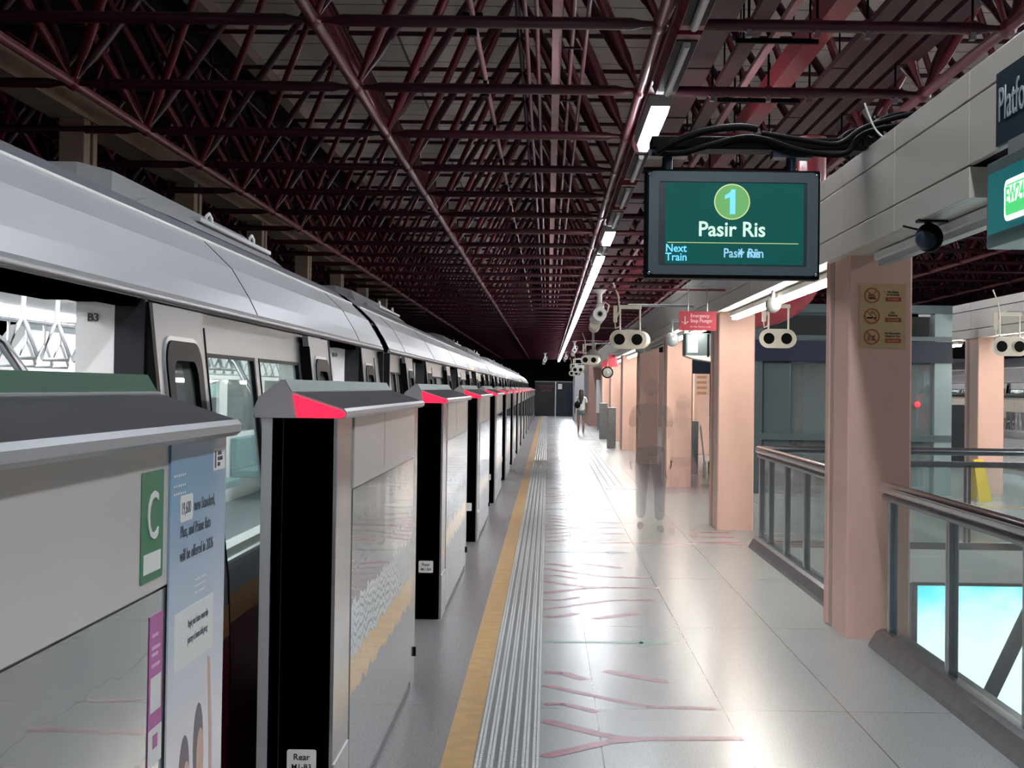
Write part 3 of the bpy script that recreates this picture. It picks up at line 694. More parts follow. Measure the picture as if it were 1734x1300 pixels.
def make_car():
    t = empty('train_car', (0, 0, 0))
    # roof with gutters
    RP = [(1.575, 1.865), (1.585, 1.90), (1.55, 1.97), (1.47, 2.10), (1.35, 2.215), (1.335, 2.222), (1.23, 2.305), (1.10, 2.366), (0.95, 2.41), (0.65, 2.475), (0.3, 2.52), (0, 2.53)]
    full = RP+[(-x, z) for x, z in reversed(RP[:-1])]
    inner = [(x*0.965, z-0.05 if z > 2.0 else z+0.005) for x, z in full]
    b = MB(); n = len(full)
    v = [(x, 0, z) for x, z in full]+[(x, LC, z) for x, z in full]+[(x, 0, z) for x, z in inner]+[(x, LC, z) for x, z in inner]
    f = []
    for i in range(n-1):
        f.append((i, i+1, n+i+1, n+i)); f.append((2*n+i, 3*n+i, 3*n+i+1, 2*n+i+1))
    for e0 in (0, n-1): f.append((e0, n+e0, 3*n+e0, 2*n+e0))
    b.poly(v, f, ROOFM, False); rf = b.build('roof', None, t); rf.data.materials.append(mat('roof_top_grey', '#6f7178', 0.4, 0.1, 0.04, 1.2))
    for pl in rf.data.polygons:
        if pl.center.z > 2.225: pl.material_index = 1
    b = MB(); b.tube([(1.343, 0.02, 2.222), (1.343, LC-0.02, 2.222)], 0.010, 6, WHITE); b.tube([(1.585, 0.02, 1.878), (1.585, LC-0.02, 1.878)], 0.012, 6, SILVER)
    for y in (1.4, 4.9, 8.9, 12.4, 16.1, 19.7): b.prism([(x+0.002, z+0.0015) for x, z in RP[1:6]]+[(x-0.01, z-0.01) for x, z in reversed(RP[1:6])], 'y', y, y+0.008, GAP)
    b.build('gutter', None, t)
    # side towards the platform: skins between the doorways
    edges = [0]+[e for d in DC for e in (d-HW, d+HW)]+[LC]
    for k in range(0, len(edges), 2):
        y0, y1 = edges[k], edges[k+1]
        w0 = y0+(0.84 if k else 0.25); w1 = y1-(0.84 if k < 8 else 0.25)
        if k in (0, 8): w0, w1 = (0.35, y1-0.80) if k == 0 else (y0+0.80, LC-0.35)
        b = MB()
        skin(b, y0, y1, 0.81, 0.93, TRAIN); skin(b, y0, y1, 0.70, 0.81, ORANGE); skin(b, y0, y1, -1.0, 0.70, DKRED)
        skin(b, y0, y1, 1.71, 1.87, TRAIN); skin(b, y0, w0, 0.93, 1.71, TRAIN); skin(b, w1, y1, 0.93, 1.71, TRAIN)
        mid = (w0+w1)/2; skin(b, mid-0.05, mid+0.05, 0.93, 1.71, TRAIN)
        b.box(1.502, xs(1.5)+0.005, y0-0.004, y0+0.03, -0.0, 1.86, NAVY); b.box(1.502, xs(1.5)+0.005, y1-0.03, y1+0.004, -0.0, 1.86, NAVY)
        b.build('side_panel', None, t)
        for a, c in ((w0, mid-0.05), (mid+0.05, w1)):
            if c-a < 0.3: continue
            g = MB(); skin(g, a, c, 0.93, 1.71, CARGLASS, -0.012, 0.004); wn = g.build('window', None, t)
            g = MB(); skin(g, a, a+0.012, 0.93, 1.71, BLACK, 0.004, 0.02); skin(g, c-0.03, c, 0.93, 1.71, BLACK, 0.004, 0.02); skin(g, a, c, 1.70, 1.715, BLACK, 0.004, 0.02); skin(g, a, c, 0.925, 0.937, SILVER, 0.006, 0.02); g.build('window_frame', None, wn)
    for d in DC:
        h = MB(); skin(h, d-HW-0.0, d+HW+0.0, 1.838, 1.872, GBLACK, 0.02, 0.06); skin(h, d-HW, d+HW, 1.85, 1.90, GBLACK, -0.03, 0.14)
        h.box(1.28, 1.548, d-HW, d+HW, 1.855, 1.96, GBLACK); h.build('door_header', None, t)
        s_ = MB(); s_.box(1.30, 1.68, d-HW, d+HW, -0.06, 0.0, STEEL_D); s_.build('door_sill', None, t)
        for s in (-1, 1):
            a, c = (d+HW+0.03, d+HW+0.76) if s > 0 else (d-HW-0.76, d-HW-0.03)
            lf = empty('x') if False else None
            b = MB(); wy = (a+c)/2
            loop = rrect(wy, 1.345, 0.46, 0.76, 0.08)
            outer = rrect(wy, 0.9, c-a, 1.84, 0.012)
            # leaf = plate with a rounded window: four skins around the hole
            skin(b, a, wy-0.23, 0.0, 1.853, TRAIN, 0.05, 0.03); skin(b, wy+0.23, c, 0.0, 1.853, TRAIN, 0.05, 0.03)
            skin(b, wy-0.23, wy+0.23, 0.0, 0.965, TRAIN, 0.05, 0.03); skin(b, wy-0.23, wy+0.23, 1.725, 1.853, TRAIN, 0.05, 0.03)
            skin(b, a, c, 0.70, 0.81, ORANGE, 0.052, 0.01); skin(b, a, c, 0.0, 0.70, DKRED, 0.052, 0.01)
            leaf = b.build('door_leaf', None, t)
            fr = MB(); inner_l = rrect(wy, 1.345, 0.34, 0.66, 0.06)
            ringplate(fr, rrect(wy, 1.345, 0.50, 0.79, 0.09), inner_l, lambda p, q, tt: (xs(q)+tt, p, q), 0.045, 0.062, BLACK)
            ringplate(fr, rrect(wy, 1.345, 0.525, 0.82, 0.10), rrect(wy, 1.345, 0.49, 0.78, 0.09), lambda p, q, tt: (xs(q)+tt, p, q), 0.045, 0.056, SILVER)
            fr.build('window_frame', None, leaf)
            pn = MB(); skin(pn, wy-0.2, wy+0.2, 1.0, 1.69, CARGLASS, 0.040, 0.004); pn.build('pane', None, leaf)
            gk = MB(); e = a if s > 0 else c; skin(gk, e-0.02, e+0.02, 0.0, 1.853, BLACK, 0.054, 0.05); skin(gk, (c if s > 0 else a)-0.006, (c if s > 0 else a)+0.006, 0, 1.8, BLACK, 0.054, 0.05); gk.build('rubber_edge', None, leaf)
    # far side, floor, ceiling, interior
    b = MB(); 
    skin(b, 0, LC, -1.0, 0.70, DKRED, s=-1); skin(b, 0, LC, 0.70, 0.93, TRAIN, s=-1); skin(b, 0, LC, 1.71, 1.87, TRAIN, s=-1)
    for k in range(9): skin(b, [0, 3.0, 5.4, 8.1, 10.8, 13.5, 16.2, 18.9, LC-0.5][k], [0.5, 3.5, 5.9, 8.6, 11.3, 14.0, 16.7, 19.4, LC][k], 0.93, 1.71, TRAIN, s=-1)
    b.build('far_side_panel', None, t)
    g = MB(); skin(g, 0.4, LC-0.4, 0.93, 1.71, CARGLASS, -0.01, 0.004, s=-1); g.build('far_window', None, t)
    b = MB(); b.box(-1.52, -1.49, 0.05, LC-0.05, 0, 0.93, INT); b.box(-1.50, -1.44, 0.05, LC-0.05, 1.66, 2.09, INT)
    for k in range(9): b.box(-1.52, -1.48, [0.05, 3.0, 5.4, 8.1, 10.8, 13.5, 16.2, 18.9, LC-0.55][k], [0.5, 3.5, 5.9, 8.6, 11.3, 14.0, 16.7, 19.4, LC-0.05][k], 0.93, 1.66, INT)
    edges2 = [0.05]+[e for d in DC for e in (d-HW, d+HW)]+[LC-0.05]
    for k in range(0, len(edges2), 2):
        y0, y1 = edges2[k], edges2[k+1]
        b.box(1.42, 1.50, y0, y1, 0, 0.90, INT); b.box(1.28, 1.50, y0, y1, 1.86, 1.92, INT); b.prism([(1.50, 1.91), (1.26, 1.91), (1.10, 2.08), (1.34, 2.08)], 'y', y0, y1, INT); b.box(1.38, 1.50, y0-0.0, min(y1, y0+0.35), 0.9, 1.87, INT); b.box(1.38, 1.50, max(y0, y1-0.35), y1, 0.9, 1.87, INT)
    b.build('interior_lining', None, t)
    b = MB(); b.box(-1.45, 1.45, 0.05, LC-0.05, 2.08, 2.10, INT); b.build('interior_ceiling', None, t)
    b = MB(); b.box(-1.6, 1.6, 0, LC, -0.12, 0.0, mat('train_floor', '#6f7478', 0.4, 0, 0.1, 5)); b.box(-1.3, 1.3, 0.3, LC-0.3, -1.2, -0.12, DARKW); b.build('underframe', None, t)
    for x in (-0.75, 0.72):
        b = MB(); b.box(x-0.11, x+0.11, 0.3, LC-0.3, 2.045, 2.08, CARL); b.build('light_strip', None, t)
    for k in range(5):
        a = [0.5, 3.5, 8.9, 14.3, 19.7][k]; c = [1.9, 7.3, 12.7, 18.1, LC-0.3][k]
        b = MB(); b.box(-1.48, -1.02, a, c, 0.32, 0.42, SEAT, 0.02); b.box(-1.49, -1.40, a, c, 0.42, 0.86, SEAT, 0.02); b.build('seat_bench', None, t)
    b = MB()
    for x in (-0.62, 0.62): b.tube([(x, 0.5, 2.0), (x, LC-0.5, 2.0)], 0.017, 8, STEEL)
    for x in (-0.62, 0.62):
        for y in (2.7, 5.4, 8.1, 10.8, 13.5, 16.2, 18.9): b.tube([(x, y, 2.0), (x, y, 2.08)], 0.012, 8, STEEL)
    b.build('grab_rail', None, t)
    for d in DC:
        for s in (-1, 1):
            b = MB(); y = d+s*0.95
            b.tube([(1.30, y, 0.3), (1.30, y, 1.2), (1.24, y-s*0.02, 1.5), (1.10, y-s*0.08, 1.72), (0.86, y-s*0.2, 1.93), (0.62, y-s*0.3, 2.0)], 0.018, 10, STEEL); b.build('grab_pole', None, t)
    return t
STRAP = mat('strap_grey', '#b9babb', 0.5, 0, 0.02, 4)
def straps(t, ys):
    for x in (0.62, -0.62):
        for y in ys:
            b = MB(); b.tube([(x, y, 2.03), (x+0.004, y, 1.96), (x, y, 1.87)], 0.011, 6, STRAP)
            L_ = [(x+a_*0.7, y+a_*0.7, zz) for a_, zz in ((-0.062, 1.70), (0.062, 1.70), (0.068, 1.715), (0.018, 1.84), (0, 1.87), (-0.018, 1.84), (-0.068, 1.715), (-0.062, 1.70))]
            b.tube(L_, 0.010, 6, STRAP); b.build('hand_strap', None, t)
def roof_unit(t, y, L):
    b = MB(); pr = [(1.12, 2.36), (1.02, 2.44), (0.86, 2.56), (0.7, 2.60), (-0.7, 2.60), (-0.86, 2.56), (-1.12, 2.36)]
    n = len(pr)
    v = [(x*0.98, y-0.5, 2.36+(z-2.36)*0.15) for x, z in pr]+[(x, y, z) for x, z in pr]+[(x, y+L, z) for x, z in pr]+[(x*0.98, y+L+0.5, 2.36+(z-2.36)*0.15) for x, z in pr]
    b.poly(v, [(r*n+i, r*n+i+1, (r+1)*n+i+1, (r+1)*n+i) for r in range(3) for i in range(n-1)], GREY)
    u = b.build('roof_unit', None, t)
    b = MB(); b.box(0.96, 1.06, y+0.9, y+L-0.1, 2.43, 2.455, SILVER, 0.005)
    for yy in (y+1.3, y+L-0.5): b.tube([(1.0, yy, 2.45), (1.0, yy, 2.50), (1.0, yy+0.06, 2.52), (1.0, yy+0.12, 2.50), (1.0, yy+0.12, 2.45)], 0.010, 6, WHITE)
    b.build('grille_rail', None, u)
CX = -2.85
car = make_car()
straps(car, [0.9+0.45*i for i in range(10) if True]+[5.6+0.45*i for i in range(5)]+[8.8+0.45*i for i in range(5)]+[18.2-0.45*i for i in range(10)]+[18.6+0.35*i for i in range(6)])
for dd in DC: text('B3', 0.035, mat('number_ink', '#30302f', 0.6), car, (1.415, dd+HW-0.003, 1.79), '-y', 'LEFT', 0.01, name='door_number')
roof_unit(car, 3.2, 3.2); roof_unit(car, 16.4, 3.0)
b = MB(); b.box(1.57, 1.60, 13.3, 13.45, 1.89, 1.93, ORL); b.build('orange_side_lamp', None, car)
b = MB(); O_ = [(1.50, 0.0), (1.50, 1.85), (1.30, 2.2), (0.9, 2.38), (-0.9, 2.38), (-1.30, 2.2), (-1.5, 1.85), (-1.5, 0.0)]; I_ = [(1.42, 0.0), (1.42, 1.80), (1.25, 2.03), (0.88, 2.075), (-0.88, 2.075), (-1.25, 2.03), (-1.42, 1.80), (-1.42, 0.0)]
n_ = len(O_)
for O2, mm in ((O_, GBLACK), (I_, INT)): b.poly([(x, LC, z) for x, z in O2]+[(x, LC+0.44, z) for x, z in O2], [(i, i+1, n_+i+1, n_+i) for i in range(n_-1)], mm)
b.poly([(x, LC+0.44, z) for x, z in O_]+[(x, LC+0.44, z) for x, z in I_], [(i, i+1, n_+i+1, n_+i) for i in range(n_-1)], GBLACK); b.box(-1.4, 1.4, LC, LC+0.44, -0.05, 0.0, GREY)
b.build('gangway_bellows', None, car)
CN = ['nearest train car, its open door and bright interior at the left edge', 'second train car behind the nearest coupling gap', 'third train car along the platform', 'fourth train car far down the platform', 'farthest train car at the end of the platform']
cars = [car]
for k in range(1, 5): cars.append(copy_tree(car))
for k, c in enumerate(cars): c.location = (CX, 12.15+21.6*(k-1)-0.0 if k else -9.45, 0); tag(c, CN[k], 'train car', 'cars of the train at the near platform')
bpy.data.objects.remove([c for c in bpy.data.objects if c.parent == car and c.name.startswith('orange_side_lamp')][0])
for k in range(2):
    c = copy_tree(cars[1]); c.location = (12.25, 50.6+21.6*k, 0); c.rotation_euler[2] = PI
    tag(c, ['grey train car across the opposite platform at the right, nearer one', 'grey train car across the opposite platform at the right, farther one'][k], 'train car', 'train at the opposite platform')

# ================================================================== RAILINGS ROUND THE STAIR VOID
def railing(name, x, y0, y1, lab, posts):
    r = empty(name, (x, y0, 0)); L = y1-y0
    b = MB(); b.tube([(0, 0, 1.0), (0, L, 1.0)], 0.040, 16, STEEL); b.tube([(0.0, 0.0, 0.94), (0.0, L, 0.94)], 0.022, 10, STEEL_D); b.build('handrail', None, r)
    for p in posts:
        b = MB(); q = p-y0; b.box(-0.005, 0.05, q-0.035, q-0.008, 0.08, 0.95, STEEL, 0.004); b.box(-0.005, 0.05, q+0.008, q+0.035, 0.08, 0.95, STEEL, 0.004); b.box(0.0, 0.03, q-0.008, q+0.008, 0.08, 0.95, BLACK); b.build('post', None, r)
    for a, c in zip(posts[:-1], posts[1:]):
        b = MB(); b.box(0.02, 0.030, a-y0+0.04, c-y0-0.04, 0.12, 0.93, RAILGLASS); b.build('glass_panel', None, r)
    b = MB(); b.prism([(-0.10, 0.0), (-0.092, 0.03), (-0.05, 0.095), (-0.02, 0.11), (0.02, 0.11), (0.02, 0.0)], 'y', 0, L, STEEL_D); b.box(0.02, 0.14, 0, L, 0.02, 0.07, STEEL_D); b.build('kerb', None, r)
    tag(r, lab, 'railing', 'glass railings round the stair void'); return r
railing('railing', 2.14, 4.2, 9.72, 'steel and glass railing in the lower right corner, in front of the nearest peach column', [4.3, 5.55, 6.86, 8.19, 9.6])
railing('railing', 2.17, 10.75, 15.74, 'steel and glass railing between the nearest and second peach column', [10.85, 11.95, 12.95, 14.0, 15.0, 15.66])
rt = empty('railing', (2.17, 15.82, 0)); W_ = 4.1
MB().tube([(0, 0, 1.0), (W_, 0, 1.0)], 0.040, 14, STEEL).build('handrail', None, rt)
MB().box(0.02, W_, -0.03, 0.03, 0.84, 0.90, STEEL_D, 0.006).build('lower_rail', None, rt)
for q in (0.05, 0.75, 1.45, 2.15, 2.85, 3.5, W_-0.03):
    b = MB(); b.box(q-0.035, q-0.008, -0.03, 0.03, 0.05, 0.86, STEEL); b.box(q+0.008, q+0.035, -0.03, 0.03, 0.05, 0.86, STEEL); b.build('post', None, rt)
for a, c in zip((0.05, 0.75, 1.45, 2.15, 2.85, 3.5), (0.75, 1.45, 2.15, 2.85, 3.5, W_-0.03)): MB().box(a+0.04, c-0.04, -0.005, 0.005, 0.08, 0.84, RAILGLASS).build('glass_panel', None, rt)
MB().box(0, W_, -0.06, 0.04, 0.0, 0.07, STEEL_D).build('kerb', None, rt)
tag(rt, 'steel and glass railing crossing behind the stair void, parallel to the picture', 'railing')
# slab edge and big bright screen hanging in the void
s = MB(); s.box(RX, VX1, VY1-0.12, VY1, -0.34, -0.002, WHITE); s.box(RX, RX+0.03, VY0, VY1-0.12, -0.34, -0.002, GREY); struct('trim_4', s, None, 'pale edge of the floor slab round the stair void', 'slab edge')
m, nt, bb = node_mat('screen_image')
tc = N(nt, 'ShaderNodeTexCoord'); mp = N(nt, 'ShaderNodeMapping'); mp.inputs['Scale'].default_value = (0.8, 1, 1.1); nt.links.new(tc.outputs['Object'], mp.inputs[0])
n1 = N(nt, 'ShaderNodeTexNoise', Scale=1.5, Detail=2.5); nt.links.new(mp.outputs[0], n1.inputs['Vector'])
sx = N(nt, 'ShaderNodeSeparateXYZ'); nt.links.new(tc.outputs['Object'], sx.inputs[0])
r = N(nt, 'ShaderNodeValToRGB'); e = r.color_ramp.elements
e[0].position = 0.30; e[0].color = (0.75, 1.0, 1.0, 1); e[1].position = 0.9; e[1].color = (0.02, 0.55, 0.62, 1)
q = e.new(0.55); q.color = (0.55, 0.95, 1.0, 1); q = e.new(0.72); q.color = (0.10, 0.72, 0.80, 1)
fac = M_(nt, 'ADD', M_(nt, 'MULTIPLY', sx.outputs[2], 0.75), M_(nt, 'ADD', M_(nt, 'MULTIPLY', n1.outputs['Fac'], 0.8), 0.34))
fac = M_(nt, 'SUBTRACT', fac, M_(nt, 'MULTIPLY', sx.outputs[0], 0.10))
nt.links.new(fac, r.inputs['Fac']); nt.links.new(r.outputs['Color'], bb.inputs['Emission Color']); bb.inputs['Emission Strength'].default_value = 1.9*EXF
bb.inputs['Base Color'].default_value = (0.02, 0.02, 0.02, 1)
sc = empty('video_screen', (3.77, 15.6, -0.35))
MB().box(0, 2.5, -0.02, 0.0, -1.45, 0.0, m).build('picture', m, sc); MB().box(-0.03, 2.53, 0.0, 0.12, -1.48, 0.02, BLACK).build('casing', None, sc)
tag(sc, 'large glowing cyan and white video screen hanging in the stair void below floor level', 'screen')
b = MB(); b.tube([(3.30, 12.0, -1.10), (4.10, 12.0, 0.60)], 0.06, 10, mat('dark_strut', '#2b3a40', 0.5, 0.3)); b.tube([(4.10, 12.0, 0.58), (4.55, 12.0, 0.66), (5.3, 12.0, 0.66)], 0.055, 10, MATS['dark_strut']); b.tube([(3.3, 12, -1.08), (3.3, 12, -5.0)], 0.06, 10, MATS['dark_strut'])
tag(b.build('handrail_frame', None), 'dark slanting tubular frame in front of the glowing screen in the stair void', 'frame')

# ================================================================== DISPLAY ABOVE THE PLATFORM
dp = empty('train_display', (1.095, 9.2, 2.27)); DW, DH = 1.05, 0.655
FRM = mat('display_frame', '#47575d', 0.35, 0.1, 0.04, 3); FR2 = mat('display_glass_rim', '#22363c', 0.3, 0, 0.04, 3)
def P_y(a, c, t): return (a, t, c)
b = MB(); b.box(-DW/2, DW/2, 0.0, 0.14, 0, DH, BLACK, 0.008); b.build('housing', None, dp)
b = MB(); ringplate(b, rrect(0.003, DH/2+0.004, DW-0.035, DH-0.035, 0.035), rrect(0.0, DH/2, DW-0.16, DH-0.15, 0.01), P_y, -0.012, 0.002, FRM); b.build('bezel', None, dp)
def scr_mat():
    m, nt, b = node_mat('display_green')
    tc = N(nt, 'ShaderNodeTexCoord'); n = N(nt, 'ShaderNodeTexNoise', Scale=3.0, Detail=1.0); nt.links.new(tc.outputs['Object'], n.inputs['Vector'])
    nt.links.new(MixC(nt, n.outputs['Fac'], (0.0, 0.085, 0.074, 1), (0.002, 0.06, 0.052, 1)), b.inputs['Emission Color'])
    b.inputs['Emission Strength'].default_value = 0.75*EXF; b.inputs['Base Color'].default_value = (0.01, 0.03, 0.03, 1); b.inputs['Roughness'].default_value = 0.4; b.inputs['Specular IOR Level'].default_value = 0.1
    return m
SCG = scr_mat()
b = MB(); b.box(-DW/2+0.07, DW/2-0.07, -0.004, 0.0, 0.06, DH-0.06, FR2); b.box(-0.405, 0.425, -0.006, -0.003, 0.085, 0.575, SCG); sp = b.build('screen', None, dp)
E_GRN = mat('lit_green_disc', (0.10, 0.30, 0.09), 0.4, 0, 0, emit=0.75*EXF); E_RING = mat('lit_ring', (0.42, 0.50, 0.22), 0.4, 0, 0, emit=0.8*EXF)
E_BLUE = mat('lit_sky_blue', (0.13, 0.50, 0.85), 0.4, 0, 0, emit=0.95*EXF); E_WHT = mat('lit_pale_green', (0.42, 0.60, 0.50), 0.4, 0, 0, emit=0.9*EXF); E_BL2 = mat('lit_soft_blue', (0.20, 0.42, 0.58), 0.4, 0, 0, emit=0.9*EXF)
def disc(r, n=40): return [(r*math.cos(2*PI*i/n), r*math.sin(2*PI*i/n)) for i in range(n)]
b = MB(); b.prism([(x-0.005, z+0.462) for x, z in disc(0.108)], 'y', -0.0075, -0.006, E_RING); b.prism([(x-0.005, z+0.462) for x, z in disc(0.101)], 'y', -0.0085, -0.0075, E_GRN); b.build('platform_disc', None, sp)
b = MB(); b.prism([(0.014, 0.388), (0.014, 0.536), (-0.008, 0.536), (-0.020, 0.516), (-0.048, 0.500), (-0.048, 0.477), (-0.018, 0.489), (-0.018, 0.388)], 'y', -0.0105, -0.0085, E_BLUE); b.build('digit', None, sp)
text('Pasir Ris', 0.125, E_WHT, sp, (-0.005, -0.009, 0.255), '-y', 'CENTER', 0.018, 0.95)
MB().box(-0.39, 0.395, -0.0075, -0.006, 0.212, 0.216, E_RING).build('divider', None, sp)
text('Next\nTrain', 0.066, E_BLUE, sp, (-0.402, -0.009, 0.158), '-y', 'LEFT', 0.014, 0.92, line=0.8)
text('4 min', 0.078, E_BL2, sp, (0.03, -0.009, 0.128), '-y', 'LEFT', 0.01, 0.9)
text('Pasir Ris', 0.078, E_BL2, sp, (-0.055, -0.0095, 0.128), '-y', 'LEFT', 0.012, 0.84)
for x in (-0.39, 0.36):
    b = MB(); b.tube([(x, 0.07, DH), (x, 0.07, DH+0.12)], 0.032, 12, mat('dark_post', '#2a3440', 0.3, 0.5)); b.box(x-0.12, x+0.12, 0.0, 0.14, DH+0.08, DH+0.12, MATS['dark_post']); b.build('hanging_post', None, dp)
for x in (-0.50, 0.50):
    b = MB(); b.ball((x, -0.01, 0.03), 0.012, STEEL, 8, 6); b.ball((x, -0.01, DH-0.03), 0.012, STEEL, 8, 6); b.build('corner_screw', None, dp)
tag(dp, 'hanging green platform display reading 1 Pasir Ris Next Train in a grey bezel', 'display screen')
b = MB(); b.box(0.60, 1.88, 9.16, 9.38, 3.045, 3.12, BLACK, 0.01); b.box(1.86, 2.4, 9.16, 9.38, 3.075, 3.12, BLACK)
tag(b.build('mounting_channel', None), 'black channel across the ceiling carrying the hanging display', 'bracket')
def cable(pts, r, lab, m=BLACK):
    b = MB(); V = [Vector(p) for p in pts]; P = []
    for i in range(len(V)-1):
        p0, p1, p2, p3 = V[max(i-1, 0)], V[i], V[i+1], V[min(i+2, len(V)-1)]
        for t in [k/6 for k in range(6)]:
            P.append(0.5*((2*p1)+(-p0+p2)*t+(2*p0-5*p1+4*p2-p3)*t*t+(-p0+3*p1-3*p2+p3)*t**3))
    P.append(V[-1]); b.tube(P, r, 8, m); tag(b.build('cable', None), lab, 'cable', 'cables above the hanging display')
cable([(0.60, 9.13, 3.01), (0.78, 9.12, 3.01), (0.95, 9.12, 3.06), (1.2, 9.12, 3.11), (1.5, 9.12, 3.03), (1.75, 9.13, 3.02), (1.86, 9.14, 3.14), (2.1, 9.14, 3.2)], 0.018, 'sagging black cable along the front of the display mounting channel')
cable([(0.62, 9.06, 3.00), (0.72, 9.06, 3.06), (0.9, 9.06, 3.13), (1.1, 9.06, 3.16), (1.22, 9.07, 3.15)], 0.022, 'short black cable looping over the left display post')
cable([(1.25, 9.09, 3.13), (1.5, 9.08, 3.09), (1.7, 9.08, 3.07), (1.84, 9.08, 3.16), (2.0, 9.1, 3.22), (2.15, 9.1, 3.26)], 0.016, 'black cable looping over the right display post')
for i in range(6):
    a = i*1.05; cable([(2.05+0.08*math.cos(a), 9.5+0.15*i, 3.09), (1.98+0.10*math.sin(a), 9.45+0.15*i, 3.24), (2.1+0.1*math.cos(a*2), 9.5+0.15*i, 3.33), (2.26, 9.5+0.15*i, 3.20), (2.1+0.05*i, 9.6+0.1*i, 3.1)], 0.016,
                      'tangled black cable heaped on the cream beam beside the display, %s' % ['front strand', 'second strand', 'third strand', 'fourth strand', 'fifth strand', 'rearmost strand'][i])
cable([(1.84, 9.0, 3.30), (1.87, 9.0, 3.22), (1.91, 9.0, 3.14), (1.98, 9.0, 3.076)], 0.006, 'thin white loose cable hanging beside the black tangle', WHITE)

# ================================================================== SIGNS ON THE NEAR BEAM
SIGNB = mat('dark_teal_sign', '#0a2a3a', 0.5, 0, 0.04, 3, spec=0.15)
b = MB(); b.box(1.885, 1.899, 3.2, 6.49, 2.645, 2.955, SIGNB); ps = b.build('platform_sign', None)
text('Platform', 0.205, mat('sign_letter', '#a9b4b8', 0.5), ps, (1.8835, 6.455, 2.745), '-x', 'LEFT', 0.0, 0.78)
tag(ps, 'dark teal sign with pale lettering Platform on the near beam at the right edge', 'sign')
lx = empty('sign_box', (1.80, 2.8, 2.195))
GB = mat('lightbox_grey', '#6f7f82', 0.35, 0.2, 0.04, 3)
MB().box(0, 0.32, 0, 3.52, 0, 0.35, GB, 0.004).build('casing', None, lx)
E_TEAL = mat('lit_teal', (0.004, 0.075, 0.085), 0.35, 0, 0, emit=0.9*EXF)
MB().box(-0.004, 0.0, 0.02, 3.49, 0.055, 0.30, E_TEAL).build('lit_face', None, lx)
E_W = mat('lit_white', (1, 1, 1), 0.4, 0, 0, emit=2.2*EXF); E_G = mat('lit_station_green', (0.05, 0.42, 0.12), 0.4, 0, 0, emit=1.2*EXF)
b = MB(); b.prism(rrect(3.10, 0.165, 0.30, 0.160, 0.035), 'x', -0.008, -0.004, E_W); b.prism(rrect(3.10, 0.165, 0.262, 0.122, 0.022), 'x', -0.010, -0.008, E_G); cd = b.build('station_code', None, lx)
b = MB(); b.prism(rrect(3.10, 0.185, 0.245, 0.066, 0.01), 'x', -0.011, -0.010, E_W); b.build('code_field', None, cd)
text('EW24', 0.094, E_G, cd, (-0.0115, 3.222, 0.15), '-x', 'LEFT', 0.02, 0.98)
MB().box(0.05, 0.27, 0.1, 3.4, 0.35, 0.43, GREY).build('mount', None, lx)
tag(lx, 'hanging teal light box with glowing EW24 code under the near beam at right edge', 'sign')
# black round loudspeaker below the beam
sk = empty('round_loudspeaker', (1.955, 7.9, 2.42))
b = MB(); b.ball((0, 0, -0.02), 0.072, BLACK, 20, 12, (1, 0.8, 1.05)); b.build('body', None, sk)
b = MB(); b.tube([(0, 0.02, 0.03), (0, 0.03, 0.085)], 0.02, 8, BLACK); b.box(-0.06, 0.09, -0.03, 0.05, 0.06, 0.075, BLACK); b.tube([(-0.05, 0, 0.02), (-0.11, 0.1, 0.05)], 0.007, 6, BLACK); b.build('bracket', None, sk)
b = MB(); b.ball((-0.015, -0.015, -0.03), 0.062, mat('dark_blue_grille', '#1c2c3a', 0.3), 16, 10, (1, 0.8, 0.9)); b.build('grille', None, sk)
tag(sk, 'round black device hanging under the near beam right of the nearest column', 'loudspeaker')

# notice plate on the nearest column
PL = mat('brass_notice', '#d6b98a', 0.4, 0.1, 0.05, 3); OR = mat('notice_orange', '#b5533a', 0.5); INKN = mat('notice_ink', '#3b2a22', 0.5)
nt_ = MB(); nt_.box(2.028, 2.330, 10.012, 10.019, 1.888, 2.306, PL); no = nt_.build('notice_plate', None)
def ring_y(mb, cx, cz, r0, r1, y, m, n=36):
    ringplate(mb, [(cx+r1*math.cos(2*PI*i/n), cz+r1*math.sin(2*PI*i/n)) for i in range(n)], [(cx+r0*math.cos(2*PI*i/n), cz+r0*math.sin(2*PI*i/n)) for i in range(n)], P_y, y-0.0015, y, m)
def bar_y(mb, x0, z0, x1, z1, w, y, m):
    d = Vector((x1-x0, z1-z0)).normalized(); nn = Vector((-d.y, d.x))*w/2
    mb.prism([(x0-nn.x, z0-nn.y), (x1-nn.x, z1-nn.y), (x1+nn.x, z1+nn.y), (x0+nn.x, z0+nn.y)], 'y', y-0.0012, y, m)
rowsN = [(2.232, 'No Eating\nor Drinking'), (2.097, 'No\nSmoking'), (1.962, 'No Flammable\nLiquid or Gas')]
